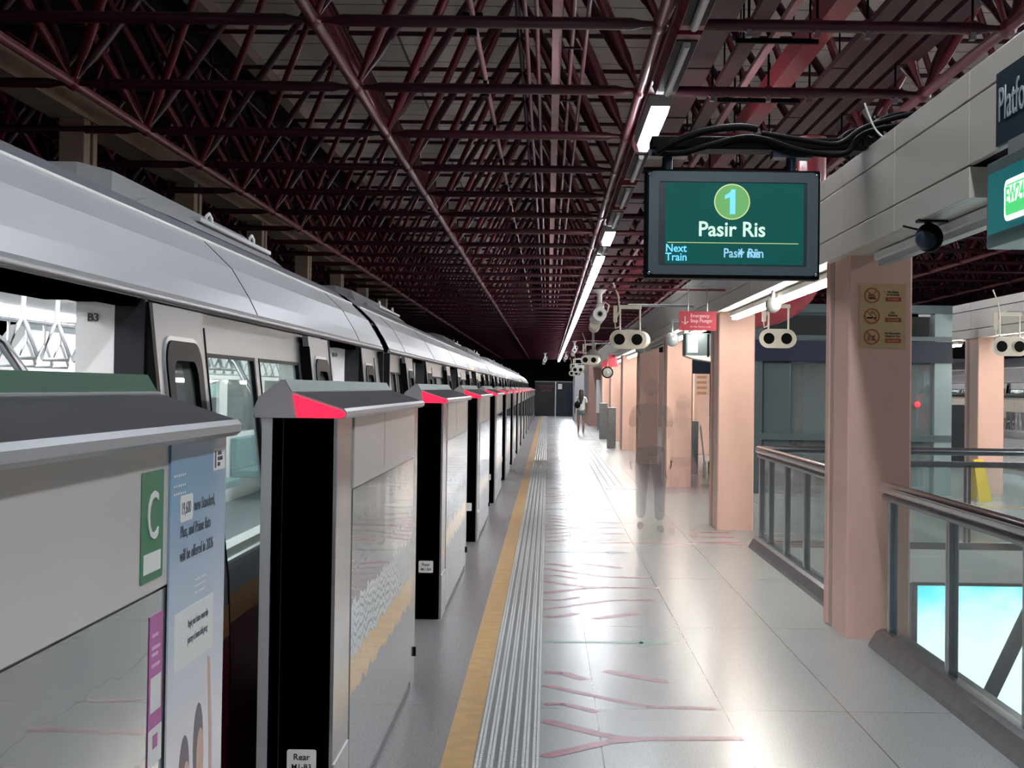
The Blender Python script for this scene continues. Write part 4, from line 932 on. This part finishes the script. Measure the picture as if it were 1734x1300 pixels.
for k, (z, s_) in enumerate(rowsN):
    b = MB(); cx = 2.107; y = 10.011
    if k == 0:
        b.prism([(cx-0.028, z-0.012), (cx-0.018, z-0.024), (cx+0.018, z-0.024), (cx+0.026, z-0.012)], 'y', y-0.0004, y, INKN); b.prism([(cx-0.03, z-0.008), (cx-0.02, z+0.008), (cx+0.0, z+0.013), (cx+0.02, z+0.004), (cx+0.026, z-0.008)], 'y', y-0.0004, y, mat('notice_tan', '#8f7355', 0.5)); bar_y(b, cx+0.012, z+0.01, cx+0.026, z+0.03, 0.004, y, INKN)
    elif k == 1:
        bar_y(b, cx-0.034, z-0.011, cx+0.004, z-0.011, 0.010, y, GAP); bar_y(b, cx+0.010, z-0.011, cx+0.030, z-0.011, 0.010, y, GAP)
        for (x0, z0, x1, z1) in ((0.028, -0.004, 0.028, 0.008), (0.028, 0.008, 0.016, 0.013), (0.016, 0.013, 0.012, 0.024), (0.012, 0.024, -0.002, 0.030), (-0.002, 0.030, -0.006, 0.022), (-0.006, 0.022, 0.004, 0.012)): bar_y(b, cx+x0, z+z0, cx+x1, z+z1, 0.0035, y, GAP)
    else:
        b.prism([(cx-0.028, z-0.026), (cx-0.008, z-0.026), (cx-0.008, z+0.004), (cx-0.016, z+0.010), (cx-0.028, z+0.004)], 'y', y-0.0004, y, mat('notice_tan', '#8f7355', 0.5)); bar_y(b, cx+0.0, z-0.02, cx+0.024, z-0.02, 0.006, y, INKN); bar_y(b, cx+0.004, z+0.0, cx+0.022, z+0.008, 0.006, y, INKN); b.prism([(cx+0.004, z-0.016), (cx+0.012, z+0.014), (cx+0.020, z-0.016)], 'y', y-0.0004, y, OR)
    ring_y(b, cx, z, 0.043, 0.051, y-0.0006, OR); bar_y(b, cx-0.032, z+0.032, cx+0.032, z-0.032, 0.006, y-0.001, OR)
    pc = b.build('prohibition_symbol', None, no)
    text(s_, 0.0185, INKN, no, (2.244, 10.0105, z+0.018), '-y', 'CENTER', 0.025, 0.95, depth=0.0004, line=0.95)
    b = MB(); b.box(2.195, 2.298, 10.0095, 10.012, z-0.037, z-0.010, OR); fb = b.build('fine_bar', None, no)
    text(['Fine $500', 'Fine $1000', 'Fine $5000'][k], 0.017, PL, fb, (2.246, 10.009, z-0.030), '-y', 'CENTER', 0.01, 0.95, depth=0.0003)
tag(no, 'tan notice plate with three red prohibition symbols on the nearest peach column', 'notice')

# emergency sign hung from the beam
es = MB(); es.box(1.357, 1.747, 16.0, 16.02, 2.221, 2.421, RED); eo = es.build('emergency_sign', None)
PKW = mat('sign_pale_pink', '#e6b9c0', 0.5)
text('Emergency\nStop Plunger', 0.052, PKW, eo, (1.475, 15.999, 2.358), '-y', 'LEFT', 0.012, 0.86, line=1.0)
text('for this Platform only', 0.026, PKW, eo, (1.475, 15.999, 2.252), '-y', 'LEFT', 0.0, 0.95)
b = MB(); b.tube([(1.418, 15.999, 2.37), (1.418, 15.999, 2.29)], 0.007, 6, PKW); b.tube([(1.385, 15.999, 2.315), (1.418, 15.999, 2.285), (1.451, 15.999, 2.315)], 0.007, 6, PKW); b.build('arrow', None, eo)
for x in (1.45, 1.65):
    b = MB(); b.tube([(x, 16.01, 2.42), (x, 16.01, 2.66)], 0.006, 6, STEEL_D); b.build('hanging_rod', None, eo)
b = MB(); b.box(1.42, 1.9, 15.98, 16.04, 2.66, 2.69, GREY); b.build('bracket', None, eo)
tag(eo, 'red hanging sign reading Emergency Stop Plunger with a down arrow', 'sign')

# ================================================================== TWIN HORN SPEAKERS, CAMERAS
def twin(x, y, z, lab, arm, wide=0.485, taper=-1):
    t = empty('twin_loudspeaker', (x, y, z)); h = 0.25; w = wide
    o = rrect(0, 0, w, h, h/2-0.001, 8); n = len(o)
    b = MB()
    # hollow housing: outer shell with a front plate holding two round openings
    rear = [(px*0.82-taper*0.0+0.06, pz*0.9+0.01) for px, pz in o]
    b.poly([(px, 0, pz) for px, pz in o]+[(px+0.06, 0.45, pz) for px, pz in rear], [(i, (i+1) % n, n+(i+1) % n, n+i) for i in range(n)]+[tuple(range(2*n-1, n-1, -1))], IVORY)
    b.poly([(px, 0, pz) for px, pz in o], [tuple(range(n))], IVORY)
    b.build('housing', None, t)
    for s in (-1, 1):
        b = MB(); b.prism([(0.115*s+px, pz) for px, pz in disc(0.073, 28)], 'y', -0.004, -0.001, BLACK); b.build('horn_opening', None, t)
        b = MB(); ringplate(b, [(0.115*s+px, pz) for px, pz in disc(0.082, 28)], [(0.115*s+px, pz) for px, pz in disc(0.073, 28)], P_y, -0.012, 0.0, IVORY); b.build('horn_rim', None, t)
    b = MB(); 
    for xx in (-0.10, 0.16): b.tube([(xx, 0.15, h/2-0.02), (xx, 0.15, h/2+0.30)], 0.012, 8, IVORY)
    b.box(-0.12, 0.18, 0.12, 0.18, h/2+0.28, h/2+0.33, IVORY); b.tube([(0.0, 0.15, h/2+0.33), (arm, 0.15, h/2+0.33)], 0.018, 8, GREY)
    b.tube([(-0.10, 0.12, h/2+0.05), (-0.16, 0.12, h/2+0.02), (-0.17, 0.12, h/2+0.12), (-0.11, 0.12, h/2+0.25), (-0.13, 0.12, h/2+0.45), (-0.2, 0.12, h/2+0.62)], 0.012, 8, IVORY); b.box(-0.19, -0.14, 0.1, 0.15, h/2+0.1, h/2+0.32, IVORY)
    b.build('hanging_bracket', None, t)
    tag(t, lab, 'loudspeaker', 'twin horn loudspeakers hung over the platforms'); return t
twin(1.035, 20, 2.248, 'cream loudspeaker with two black round openings, largest one, left of the peach columns', 0.865)
twin(1.13, 42.3, 2.39, 'cream loudspeaker with two black openings, second along the near platform', 0.77)
twin(1.19, 62, 2.36, 'cream loudspeaker with two black openings, third along the near platform', 0.71)
twin(1.22, 73, 2.32, 'cream loudspeaker with two black openings, farthest along the near platform', 0.52)
twin(2.985, 20, 2.285, 'cream loudspeaker with two black openings right of the second peach column', -0.77)
twin(6.02, 20, 2.22, 'cream loudspeaker with two black openings at the right picture edge beyond the far column', 0.78)
def cctv(x, y, z, top, lab):
    t = empty('security_camera', (x, y, z)); arm = (1.9 if x > 0 else 3.0)-x; top = 0.27
    b = MB(); b.tube([(0, 0.05, top+0.01), (arm, 0.05, top+0.01)], 0.012, 6, MAROON); b.build('support_arm', None, t)
    b = MB(); b.tube([(0, 0.05, 0.05), (0, 0.05, top)], 0.028, 10, WHITE); b.tube([(0, 0.05, top-0.05), (0, 0.05, top)], [0.03, 0.08], 10, WHITE); b.ball((0, 0.04, 0.08), 0.05, WHITE, 12, 8); b.build('ceiling_pole', None, t)
    b = MB(); b.tube([(0.0, -0.10, 0.0), (-0.03, 0.22, -0.04)], 0.075, 16, WHITE); b.build('body', None, t)
    b = MB(); b.tube([(0.001, -0.112, 0.0), (0.0, -0.10, 0.0)], 0.035, 14, GREY); b.tube([(0.001, -0.115, 0.0), (0.0, -0.11, 0.0)], 0.022, 14, BLACK); b.build('lens', None, t)
    b = MB(); b.tube([(-0.045, 0.10, -0.10), (-0.05, 0.3, -0.13)], 0.06, 14, IVORY); b.build('rear_unit', None, t)
    b = MB(); b.tube([(0.02, 0.0, 0.08), (0.06, 0, 0.13), (0.10, 0, 0.1), (0.08, 0, 0.02)], 0.008, 6, WHITE); b.build('cable', None, t)
    tag(t, lab, 'security camera', 'white cameras on poles above the platform'); return t
cctv(0.545, 16.5, 2.40, 3.1, 'white camera hanging on a pole between the lights and the first twin loudspeaker')
cctv(0.78, 46, 2.75, 2.7, 'small round white camera on a pole farther along the platform')
cctv(0.8, 70, 3.0, 2.5, 'smallest white camera, farthest along the platform near the dark end wall')
cctv(-0.13, 60, 2.7, 2.8, 'camera unit hanging alone against the dark end of the station')
lp = empty('pendant_dish', (0.87, 30.0, 2.25))
b = MB(); b.tube([(0, 0, 0.05), (0, 0, 0.55)], 0.025, 10, WHITE); b.tube([(0, 0, 0.12), (0, 0, 0.0)], [0.05, 0.16], 16, WHITE); b.box(-0.26, -0.08, -0.02, 0.02, 0.04, 0.06, WHITE); b.tube([(0, 0, 0.54), (1.03, 0, 0.54)], 0.012, 6, GREY); b.build('antenna', None, lp)
tag(lp, 'small white dish antenna on a stem left of the largest twin loudspeaker', 'antenna')
# mirrors and domes under the beam
def dome(x, y, z, r, lab, m=None):
    t = empty('dome_mirror', (x, y, z)); b = MB(); b.ball((0, 0, 0), r, m or mat('dome_grey', '#a9b0b1', 0.2, 0.25, 0.03, 3), 20, 12); b.build('dome', None, t)
    b = MB(); b.tube([(0, 0, r*0.8), (0, 0, 2.56-z), (1.93-x if x < 1.9 else 0.1, 0, 2.56-z)], 0.02, 8, GREY); b.build('stem', None, t)
    tag(t, lab, 'security camera', 'dome cameras under the near beam')
dome(1.985, 13.6, 2.36, 0.07, 'silver dome camera beside the lit batten above the second peach column')
dome(1.72, 21.4, 2.30, 0.10, 'silver dome camera left of the small hanging monitor')
dome(1.70, 28.4, 2.36, 0.10, 'silver dome camera between the third and fourth peach column')
mo = empty('monitor', (1.90, 21.3, 1.98))
b = MB(); b.box(0, 0.52, 0, 0.5, 0.1, 0.41, TEALST, 0.01); b.prism([(0.0, 0.1), (0.52, 0.1), (0.5, 0.0), (0.1, 0.06)], 'y', 0.0, 0.5, IVORY); b.build('casing', None, mo)
b = MB(); b.box(0.03, 0.17, -0.004, 0.0, 0.14, 0.38, mat('lit_pale_screen', (0.5, 0.85, 0.9), 0.4, 0, 0, emit=0.8*EXF)); b.build('screen', None, mo)
b = MB(); b.box(0.30, 0.33, -0.006, 0.0, 0.08, 0.40, BLACK); b.box(0.40, 0.43, -0.006, 0.0, 0.08, 0.40, BLACK); b.build('slots', None, mo); MB().box(0.0, 0.06, 0.2, 0.3, 0.40, 0.58, GREY).build('mount', None, mo)
tag(mo, 'grey hanging monitor housing between the second and third peach column', 'monitor')
ck = empty('clock', (1.62, 42.0, 2.05))
b = MB(); ringplate(b, [(px, pz) for px, pz in disc(0.16, 28)], [(px, pz) for px, pz in disc(0.125, 28)], P_y, -0.03, 0.05, BLACK); b.build('rim', None, ck)
b = MB(); b.prism(disc(0.13, 28), 'y', 0.0, 0.04, mat('dome_silver', '#8f9799', 0.15, 0.8, 0.05, 3)); b.ball((0, 0, 0), 0.045, WHITE, 12, 8); b.build('face', None, ck); MB().tube([(0, 0.03, 0.16), (0, 0.03, 0.5), (0.29, 0.03, 0.5)], 0.014, 8, GREY).build('rod', None, ck)
tag(ck, 'round black rimmed clock hanging by the fifth peach column', 'clock')
b = MB(); b.prism([(1.55, 2.40), (1.98, 2.55), (1.98, 2.24), (1.50, 2.22)], 'y', 44.0, 44.05, RED); b.box(1.7, 1.9, 44.0, 44.05, 2.5, 2.6, RED)
tag(b.build('red_sign', None), 'small red hanging sign above the clock, far along the platform', 'sign')

# ================================================================== LIFT SHAFT, DUCT, THINGS BEHIND
lf = empty('lift_shaft', (3.19, 24.0, 0)); LW = 3.12
for q in ((0, 0.16, 0, 0.16), (0, 0.16, 2.2, 2.36), (LW-0.16, LW, 2.2, 2.36)): MB().box(*q, 0, 2.95, TEALST).build('post', None, lf)
MB().box(LW-0.27, LW, 0, 0.3, 0, 2.95, mat('pale_teal_steel', '#7f9396', 0.4, 0.2, 0.04, 3)).build('post', None, lf); MB().box(0.16, 0.62, 0.05, 0.2, 0, 2.06, TEALST, 0.03).build('front_panel', None, lf)
for q in ((-0.01, 0.22, 2.84, 2.97), (-0.012, 0.22, 2.41, 2.48), (2.2, 2.36, 2.84, 2.97), (-0.012, 0.2, 0.84, 0.94)): MB().box(0, LW, *q, TEALST).build('cross_beam', None, lf)
b = MB(); b.box(0.02, LW-0.0, -0.03, 2.3, 2.07, 2.40, BLUEH); b.build('blue_header', None, lf)
b = MB(); b.box(0.1, LW-0.1, 1.0, 2.2, 2.48, 2.84, mat('lift_machine_dark', '#1c2326', 0.6)); b.build('machine_box', None, lf)
b = MB(); b.box(0.62, LW-0.27, 0.10, 0.11, 0.0, 2.07, LIFTGLASS); b.box(0.02, 0.03, 0.16, 2.2, 0.0, 2.07, LIFTGLASS); b.box(LW-0.03, LW-0.02, 0.3, 2.2, 0.0, 2.07, LIFTGLASS); b.build('glass_wall', None, lf)
b = MB(); b.box(1.0, 1.12, 1.9, 2.1, 0.0, 2.07, BLACK); b.box(1.55, 1.62, 1.6, 1.8, 0.0, 2.07, BLACK); b.box(0.62, 1.55, 2.18, 2.22, 0.0, 2.07, mat('lift_back', '#3d474b', 0.5)); b.build('guide_rails', None, lf)
b = MB(); b.ball((LW-0.52, 0.06, 1.42), 0.05, mat('red_lamp', (0.8, 0.05, 0.06), 0.4, 0, 0, emit=0.8*EXF), 12, 8); b.build('call_lamp', None, lf)
tag(lf, 'glass lift shaft with grey green steel frame and dark blue header behind the stair void', 'lift')
b = MB(); P = []
for i in range(9):
    a = PI/2*i/8; P.append((2.95+0.85*math.sin(a), 22.3, 2.72+0.75*(1-math.cos(a))))
b.tube([(2.225, 22.3, 2.72)]+P+[(3.80, 22.3, 5.3)], 0.21, 20, mat('duct_red', '#8e2b38', 0.35, 0, 0.08, 2, coat=0.3))
tag(b.build('curved_duct', None), 'large curved red duct rising behind the second peach column', 'duct')
b = MB(); b.box(2.75, 3.12, 23.2, 23.3, 2.0, 2.45, mat('mauve_panel', '#77707a', 0.4, 0, 0.04, 3)); vp = b.build('hanging_panel', None)
for i in range(3): MB().box(2.93, 2.96, 23.195, 23.2, 2.06+0.1*i, 2.13+0.1*i, WHITE).build('printed_mark', None, vp)
MB().box(2.22, 2.9, 23.2, 23.3, 2.62, 2.68, GREY).build('support_arm', None, vp); MB().box(2.75, 2.80, 23.23, 23.27, 2.44, 2.64, GREY).build('hanger', None, vp)
tag(vp, 'mauve hanging panel left of the blue lift header', 'sign')
def slab_thing(name, x0, x1, y0, y1, z0, z1, m, lab, cat, **k):
    b = MB(); b.box(x0, x1, y0, y1, z0, z1, m, k.get('bv', 0.01)); o = b.build(name, None); tag(o, lab, cat); return o
c = empty('column', (3.33, 30.0, 0)); MB().box(0, 0.38, 0, 0.4, 0, 2.1, PEACH, 0.01).build('shaft', None, c); MB().box(0.1, 0.24, -0.012, 0, 1.1, 1.85, GREY).build('fire_panel', None, c)
tag(c, 'low peach pillar with a grey panel seen between the second column and the lift', 'column')
c = empty('column', (3.62, 38.0, 0)); MB().box(0, 0.38, 0, 0.4, 0, 2.45, PEACH, 0.01).build('shaft', None, c)
for i in range(5): MB().box(0.06, 0.3, -0.01, 0, 1.5+0.13*i, 1.56+0.13*i, mat('tan_strip', '#bf8f6a', 0.5)).build('sticker', None, c)
tag(c, 'distant peach pillar with tan stickers between the second and third column', 'column')
slab_thing('blue_sign', 2.55, 3.62, 33, 33.1, 1.95, 2.50, BLUEH, 'dark blue hanging board between the second and third peach column', 'sign')
MB().box(2.21, 3.0, 33.02, 33.08, 2.61, 2.67, GREY).build('support_arm', None, bpy.data.objects['blue_sign']); MB().box(2.9, 2.95, 33.02, 33.08, 2.49, 2.62, GREY).build('support_arm', None, bpy.data.objects['blue_sign'])
# yellow signs
def aframe(x, y, lab, h=0.62, w=0.28, rot=0.3):
    t = empty('caution_sign', (x, y, 0), rot)
    for s in (-1, 1):
        b = MB(); b.poly([(-w/2, s*0.16, 0), (w/2, s*0.16, 0), (w/2*0.7, s*0.01, h), (-w/2*0.7, s*0.01, h), (-w/2, s*0.16+0.012, 0), (w/2, s*0.16+0.012, 0), (w/2*0.7, s*0.01+0.012, h), (-w/2*0.7, s*0.01+0.012, h)], [(0,1,2,3),(4,7,6,5),(0,4,5,1),(1,5,6,2),(2,6,7,3),(3,7,4,0)], YELLOW_S); b.build('board', None, t)
    tag(t, lab, 'floor sign')
aframe(6.45, 23.0, 'yellow folding floor sign standing left of the right hand peach column', 0.62, 0.26, 0.5)
b = MB(); b.box(2.95, 3.3, 28.0, 28.2, 0.05, 0.3, YELLOW_S, 0.02); yb = b.build('yellow_box', None); MB().box(3.05, 3.2, 27.99, 28.0, 0.12, 0.22, GAP).build('printed_mark', None, yb)
b = MB(); b.box(2.85, 2.9, 28.05, 28.15, 0.0, 0.3, WHITE); b.tube([(2.87, 28.1, 0.3), (2.80, 28.15, 0.95)], 0.015, 8, STEEL); b.build('trolley_handle', None, yb)
tag(yb, 'yellow box trolley on the floor between the second and third peach column', 'trolley')
b = MB(); floor_line(b, [(5.4, 21.7), (9.2, 21.7)], 0.32, YELLOW); floor_line(b, [(5.4, 23.2), (9.2, 23.2)], 0.07, YELLOW)
tag(b.build('floor_line', None), 'yellow bands painted on the far floor at the right beyond the transverse railing', 'floor marking')
# bins and boards by the columns
slab_thing('fire_cabinet', 1.62, 1.85, 41.6, 41.9, 0.0, 1.1, STEEL_D, 'grey metal cabinet standing by the fifth peach column', 'cabinet')
slab_thing('fire_cabinet', 1.66, 1.9, 49.0, 49.4, 0.0, 1.15, STEEL_D, 'grey metal cabinet standing by the sixth peach column', 'cabinet')
slab_thing('railing_block', 2.45, 2.9, 29.5, 29.6, 0.0, 1.0, mat('hoarding_grey', '#7e8a8e', 0.3, 0.3, 0.1, 3), 'grey glass barrier between the third and fourth peach column', 'barrier')
# far end: white service block, notice board, dark gates
fb_ = empty('service_block', (1.75, 66.0, 0))
MB().box(0, 5, 0, 8.9, 0, 3.2, mat('service_peach', '#b99486', 0.5)).build('walls', None, fb_)
b = MB(); b.box(-0.02, 0.0, 1.0, 5.6, 0.8, 2.3, GREY); b.build('louvre', None, fb_)
slab_thing('notice_board', 1.90, 2.3, 60.5, 60.6, 0.65, 1.95, WHITE, 'white notice board between the last peach column and the white wall block', 'board'); MB().box(1.95, 2.25, 60.55, 60.62, 0.0, 0.66, GREY).build('stand', None, bpy.data.objects['notice_board'])
tag(fb_, 'peach service block closing the row of columns', 'building')
wb = MB(); wb.box(1.30, 2.1, 75, 80, 0, 2.75, mat('white_wall', '#d6d8dc', 0.5, 0, 0.03, 1)); tag(wb.build('white_wall_block', None), 'tall white wall block at the far end of the platform beside the dark gates', 'wall')
ew = empty('end_barrier', (-0.75, 88.0, 0))
DK = mat('end_gate_dark', '#17181c', 0.4, 0.1, 0.1, 1)
MB().box(0, 1.15, 0, 0.1, 0, 1.95, DK).build('gate', None, ew); MB().box(1.15, 1.22, -0.02, 0.12, 0, 2.0, STEEL).build('post', None, ew); MB().box(1.22, 2.75, 0, 0.1, 0, 2.0, mat('end_gate_blue', '#1a1f2e', 0.3, 0.2, 0.2, 1)).build('panel', None, ew); MB().box(0, 2.75, -0.01, 0.11, 1.95, 2.0, STEEL_D).build('top_rail', None, ew)
MB().box(1.32, 1.55, -0.02, 0, 1.55, 1.85, WHITE).build('notice', None, ew)
t_ = text('DO NOT\nCROSS', 0.24, mat('faded_red', '#6f3a42', 0.5), ew, (0.65, -0.02, 1.62), '-y', 'CENTER', 0.01, 0.9)
tag(ew, 'dark barrier and gate across the far end of the platform', 'gate')
# lower kiosk-like fronts of the opposite platform
slab_thing('shop_front', 7.6, 9.2, 33.5, 34.0, 0.0, 1.35, mat('counter_dark', '#2d3338', 0.4, 0, 0.2, 2), 'dark low counter on the opposite platform at the right', 'counter')
b = MB(); b.box(8.1, 8.6, 33.46, 33.5, 0.85, 1.2, RED); tag(b.build('poster', None), 'small red poster on the dark counter at the right', 'poster')

# ================================================================== PEOPLE
def skin_chain(name, verts, edges, radii, m, parent=None, sub=2, root=0):
    me = bpy.data.meshes.new(name); me.from_pydata(verts, edges, []); me.update()
    o = bpy.data.objects.new(name, me); COL.objects.link(o)
    sk = o.modifiers.new('skin', 'SKIN'); sk.use_smooth_shade = True
    for i, r in enumerate(radii):
        v = me.skin_vertices[0].data[i]; v.radius = r if isinstance(r, tuple) else (r, r); v.use_root = (i == root)
    ss = o.modifiers.new('sub', 'SUBSURF'); ss.levels = ss.render_levels = sub
    bpy.context.view_layer.update()
    me2 = bpy.data.meshes.new_from_object(o.evaluated_get(bpy.context.evaluated_depsgraph_get()))
    bpy.data.objects.remove(o); bpy.data.meshes.remove(me)
    me2.materials.clear(); me2.materials.append(m)
    for p in me2.polygons: p.use_smooth = True
    o = bpy.data.objects.new(name, me2); COL.objects.link(o)
    if parent: o.parent = parent
    return o
def person(loc, rz, H, mats, stride=0.18, arm=0.12, skirt=False, hairlen=0.25, lab=''):
    # local: faces -y (towards the camera) when rz = 0; feet on z = 0
    k = H/1.75; p = empty('person', loc, rz)
    V = []; E_ = []; R_ = []
    def add(v, r, par=None):
        V.append(tuple(c*k for c in v)); R_.append(tuple(x*k for x in r) if isinstance(r, tuple) else r*k)
        if par is not None: E_.append((par, len(V)-1))
        return len(V)-1
    pel = add((0, 0, 0.95), (0.155, 0.105)); wa = add((0, 0.0, 1.12), (0.125, 0.09), pel); ch = add((0, 0.0, 1.30), (0.155, 0.10), wa); sh = add((0, 0.005, 1.42), (0.12, 0.075), ch)
    nk = add((0, 0.0, 1.50), 0.052, sh); n2 = add((0, -0.01, 1.555), 0.055, nk); hd = add((0, -0.015, 1.63), (0.078, 0.092), n2); tp = add((0, -0.005, 1.70), (0.066, 0.078), hd)
    for s, st_ in ((1, -stride), (-1, stride)):
        hp = add((0.095*s, 0, 0.90), 0.088, pel); kn = add((0.10*s, st_*0.55-0.02, 0.50), 0.055, hp); cf = add((0.10*s, st_*0.85+0.03, 0.34), 0.052, kn); an = add((0.10*s, st_*1.15+0.03, 0.09), 0.036, cf)
        he = add((0.10*s, st_*1.15+0.02, 0.045), 0.038, an); to = add((0.115*s, st_*1.15-0.12, 0.028), 0.030, he)
        so = add((0.185*s, 0.01, 1.40), 0.052, sh); el = add((0.235*s, -st_*0.4*arm*6, 1.13), 0.040, so); wr = add((0.245*s, -st_*1.0*arm*6-0.04, 0.89), 0.027, el); ha = add((0.245*s, -st_*1.1*arm*6-0.05, 0.83), (0.022, 0.036), wr)
        for f in range(4):
            L = (0.075, 0.085, 0.08, 0.065)[f]; y0 = -st_*1.1*arm*6-0.085+0.024*f
            a = add((0.247*s, y0, 0.79), 0.009, ha); b = add((0.243*s, y0-0.002, 0.79-L*0.55), 0.0085, a); c = add((0.232*s, y0-0.004, 0.79-L), 0.0075, b)
        a = add((0.235*s, -st_*1.1*arm*6-0.09, 0.835), 0.010, ha); b = add((0.225*s, -st_*1.1*arm*6-0.11, 0.80), 0.009, a)
    skin_chain('body', V, E_, R_, mats['skin'], p)
    # face
    b = MB()
    b.ball((0, -0.115*k, 1.615*k), 0.016*k, mats['skin'], 10, 8, (0.8, 1.0, 1.3))
    for s in (-1, 1):
        b.ball((0.033*s*k, -0.098*k, 1.64*k), 0.012*k, mats['dark'], 10, 8, (1.2, 0.6, 0.7)); b.ball((0.084*s*k, -0.01*k, 1.625*k), 0.02*k, mats['skin'], 10, 8, (0.4, 0.8, 1.3))
    b.ball((0, -0.098*k, 1.575*k), 0.02*k, mats['lip'], 10, 8, (1.2, 0.5, 0.35)); b.build('face', None, p)
    # hair
    b = MB(); b.ball((0, 0.018*k, 1.675*k), 0.102*k, mats['hair'], 18, 12, (0.93, 1.02, 0.95))
    if hairlen > 0.1:
        b.tube([(0, 0.055*k, 1.68*k), (0, 0.085*k, 1.55*k), (0, 0.105*k, 1.42*k), (0, 0.11*k, (1.62-hairlen)*k)], [0.085*k, 0.095*k, 0.10*k, 0.03*k], 16, mats['hair'])
    b.build('hair', None, p)
    # top
    def cl(name, vv, rr, ee, m): return skin_chain(name, [tuple(c*k for c in v) for v in vv], ee, [tuple(x*k for x in r) if isinstance(r, tuple) else r*k for r in rr], m, p)
    ay = stride*0.4*arm*6
    cl('top', [(0, 0, 0.84), (0, 0, 1.12), (0, 0, 1.30), (0, 0.005, 1.43), (0.19, 0.01, 1.405), (0.225, ay*0.6, 1.20), (-0.19, 0.01, 1.405), (-0.225, -ay*0.6, 1.20)],
       [(0.20, 0.15), (0.165, 0.125), (0.19, 0.135), (0.14, 0.095), 0.062, 0.055, 0.062, 0.055], [(0, 1), (1, 2), (2, 3), (3, 4), (4, 5), (3, 6), (6, 7)], mats['top'])
    if skirt:
        b = MB(); b.tube([(0, 0, 0.98*k), (0, 0, 0.85*k), (0, 0, 0.52*k)], [0.15*k, 0.19*k, 0.25*k], 20, mats['bottom']); b.build('skirt', None, p)
    else:
        low = mats.get('leglen', 0.52)
        vv = [(0, 0, 1.02), (0, 0, 0.90)]; rr = [(0.17, 0.125), (0.185, 0.145)]; ee = [(0, 1)]
        for s, st_ in ((1, -stride), (-1, stride)):
            i = len(vv); vv += [(0.095*s, 0, 0.86), (0.10*s, st_*0.55-0.02, 0.50)]; rr += [0.105, 0.075]; ee += [(1, i), (i, i+1)]
            if low < 0.4: vv += [(0.10*s, st_*1.05+0.03, 0.12)]; rr += [0.062]; ee += [(i+1, i+2)]
            else:
                vv[-1] = (0.10*s, st_*0.35-0.01, 0.68); rr[-1] = 0.092
        cl('shorts' if low >= 0.4 else 'trousers', vv, rr, ee, mats['bottom'])
    for s, st_ in ((1, -stride), (-1, stride)):
        b = MB(); yy = (st_*1.15)*k; b.tube([(0.10*s*k, yy+0.06*k, 0.035*k), (0.105*s*k, yy-0.04*k, 0.042*k), (0.115*s*k, yy-0.15*k, 0.026*k)], [0.034*k, 0.042*k, 0.026*k], 12, mats['shoe']); b.build('shoe', None, p)
    tag(p, lab, 'person'); return p
gi = person((1.19, 55.0, 0), PI, 1.56, dict(skin=SKIN, dark=BLACK, lip=mat('lips', '#8c4a44', 0.5), hair=mat('dark_hair', '#241d1d', 0.6), top=mat('white_top', '#b9bdbd', 0.7), bottom=mat('teal_shorts', '#4c6365', 0.7), shoe=GREY), 0.05, 0.05, hairlen=0.45,
            lab='person seen from behind far along the platform, long dark hair, white top, grey shorts')
b = MB(); b.ball((1.06, 54.80, 1.02), 0.12, BLACK, 14, 10, (0.9, 0.5, 1.1)); b.tube([(1.05, 54.88, 1.1), (1.12, 54.86, 1.3), (1.25, 54.9, 1.36)], 0.012, 6, BLACK)
tag(b.build('shoulder_bag', BLACK), 'small dark bag carried on the back of the far person', 'bag')
def ghost(name, col, a):
    return mat(name, col, 0.8, 0, 0, alpha=a)
GH = dict(skin=ghost('ghost_skin', '#8d7a72', 0.05), dark=ghost('ghost_dark', '#3a3a3e', 0.04), lip=ghost('ghost_lip', '#806060', 0.04), hair=ghost('ghost_hair', '#4a4547', 0.12), top=ghost('ghost_top', '#5c5e61', 0.15), bottom=ghost('ghost_trousers', '#54606a', 0.20), shoe=ghost('ghost_shoe', '#55585c', 0.2), leglen=0.1)
person((1.18, 17.5, 0), 0.0, 1.70, GH, 0.16, 0.12, hairlen=0.0, lab='faint see-through walking person in grey shirt and trousers before the peach columns')
GP = dict(skin=ghost('ghost_skin_pale', '#a68d86', 0.03), dark=GH['dark'], lip=GH['lip'], hair=ghost('ghost_hair_pale', '#6a5c5a', 0.05), top=ghost('ghost_top_pale', '#8f8580', 0.05), bottom=ghost('ghost_pink_skirt', '#b98a90', 0.13), shoe=ghost('ghost_pale', '#c9b5b0', 0.15))
person((1.50, 17.0, 0), 0.1, 1.52, GP, 0.14, 0.12, skirt=True, hairlen=0.3, lab='very faint see-through person in a pink skirt right of the grey walking person')
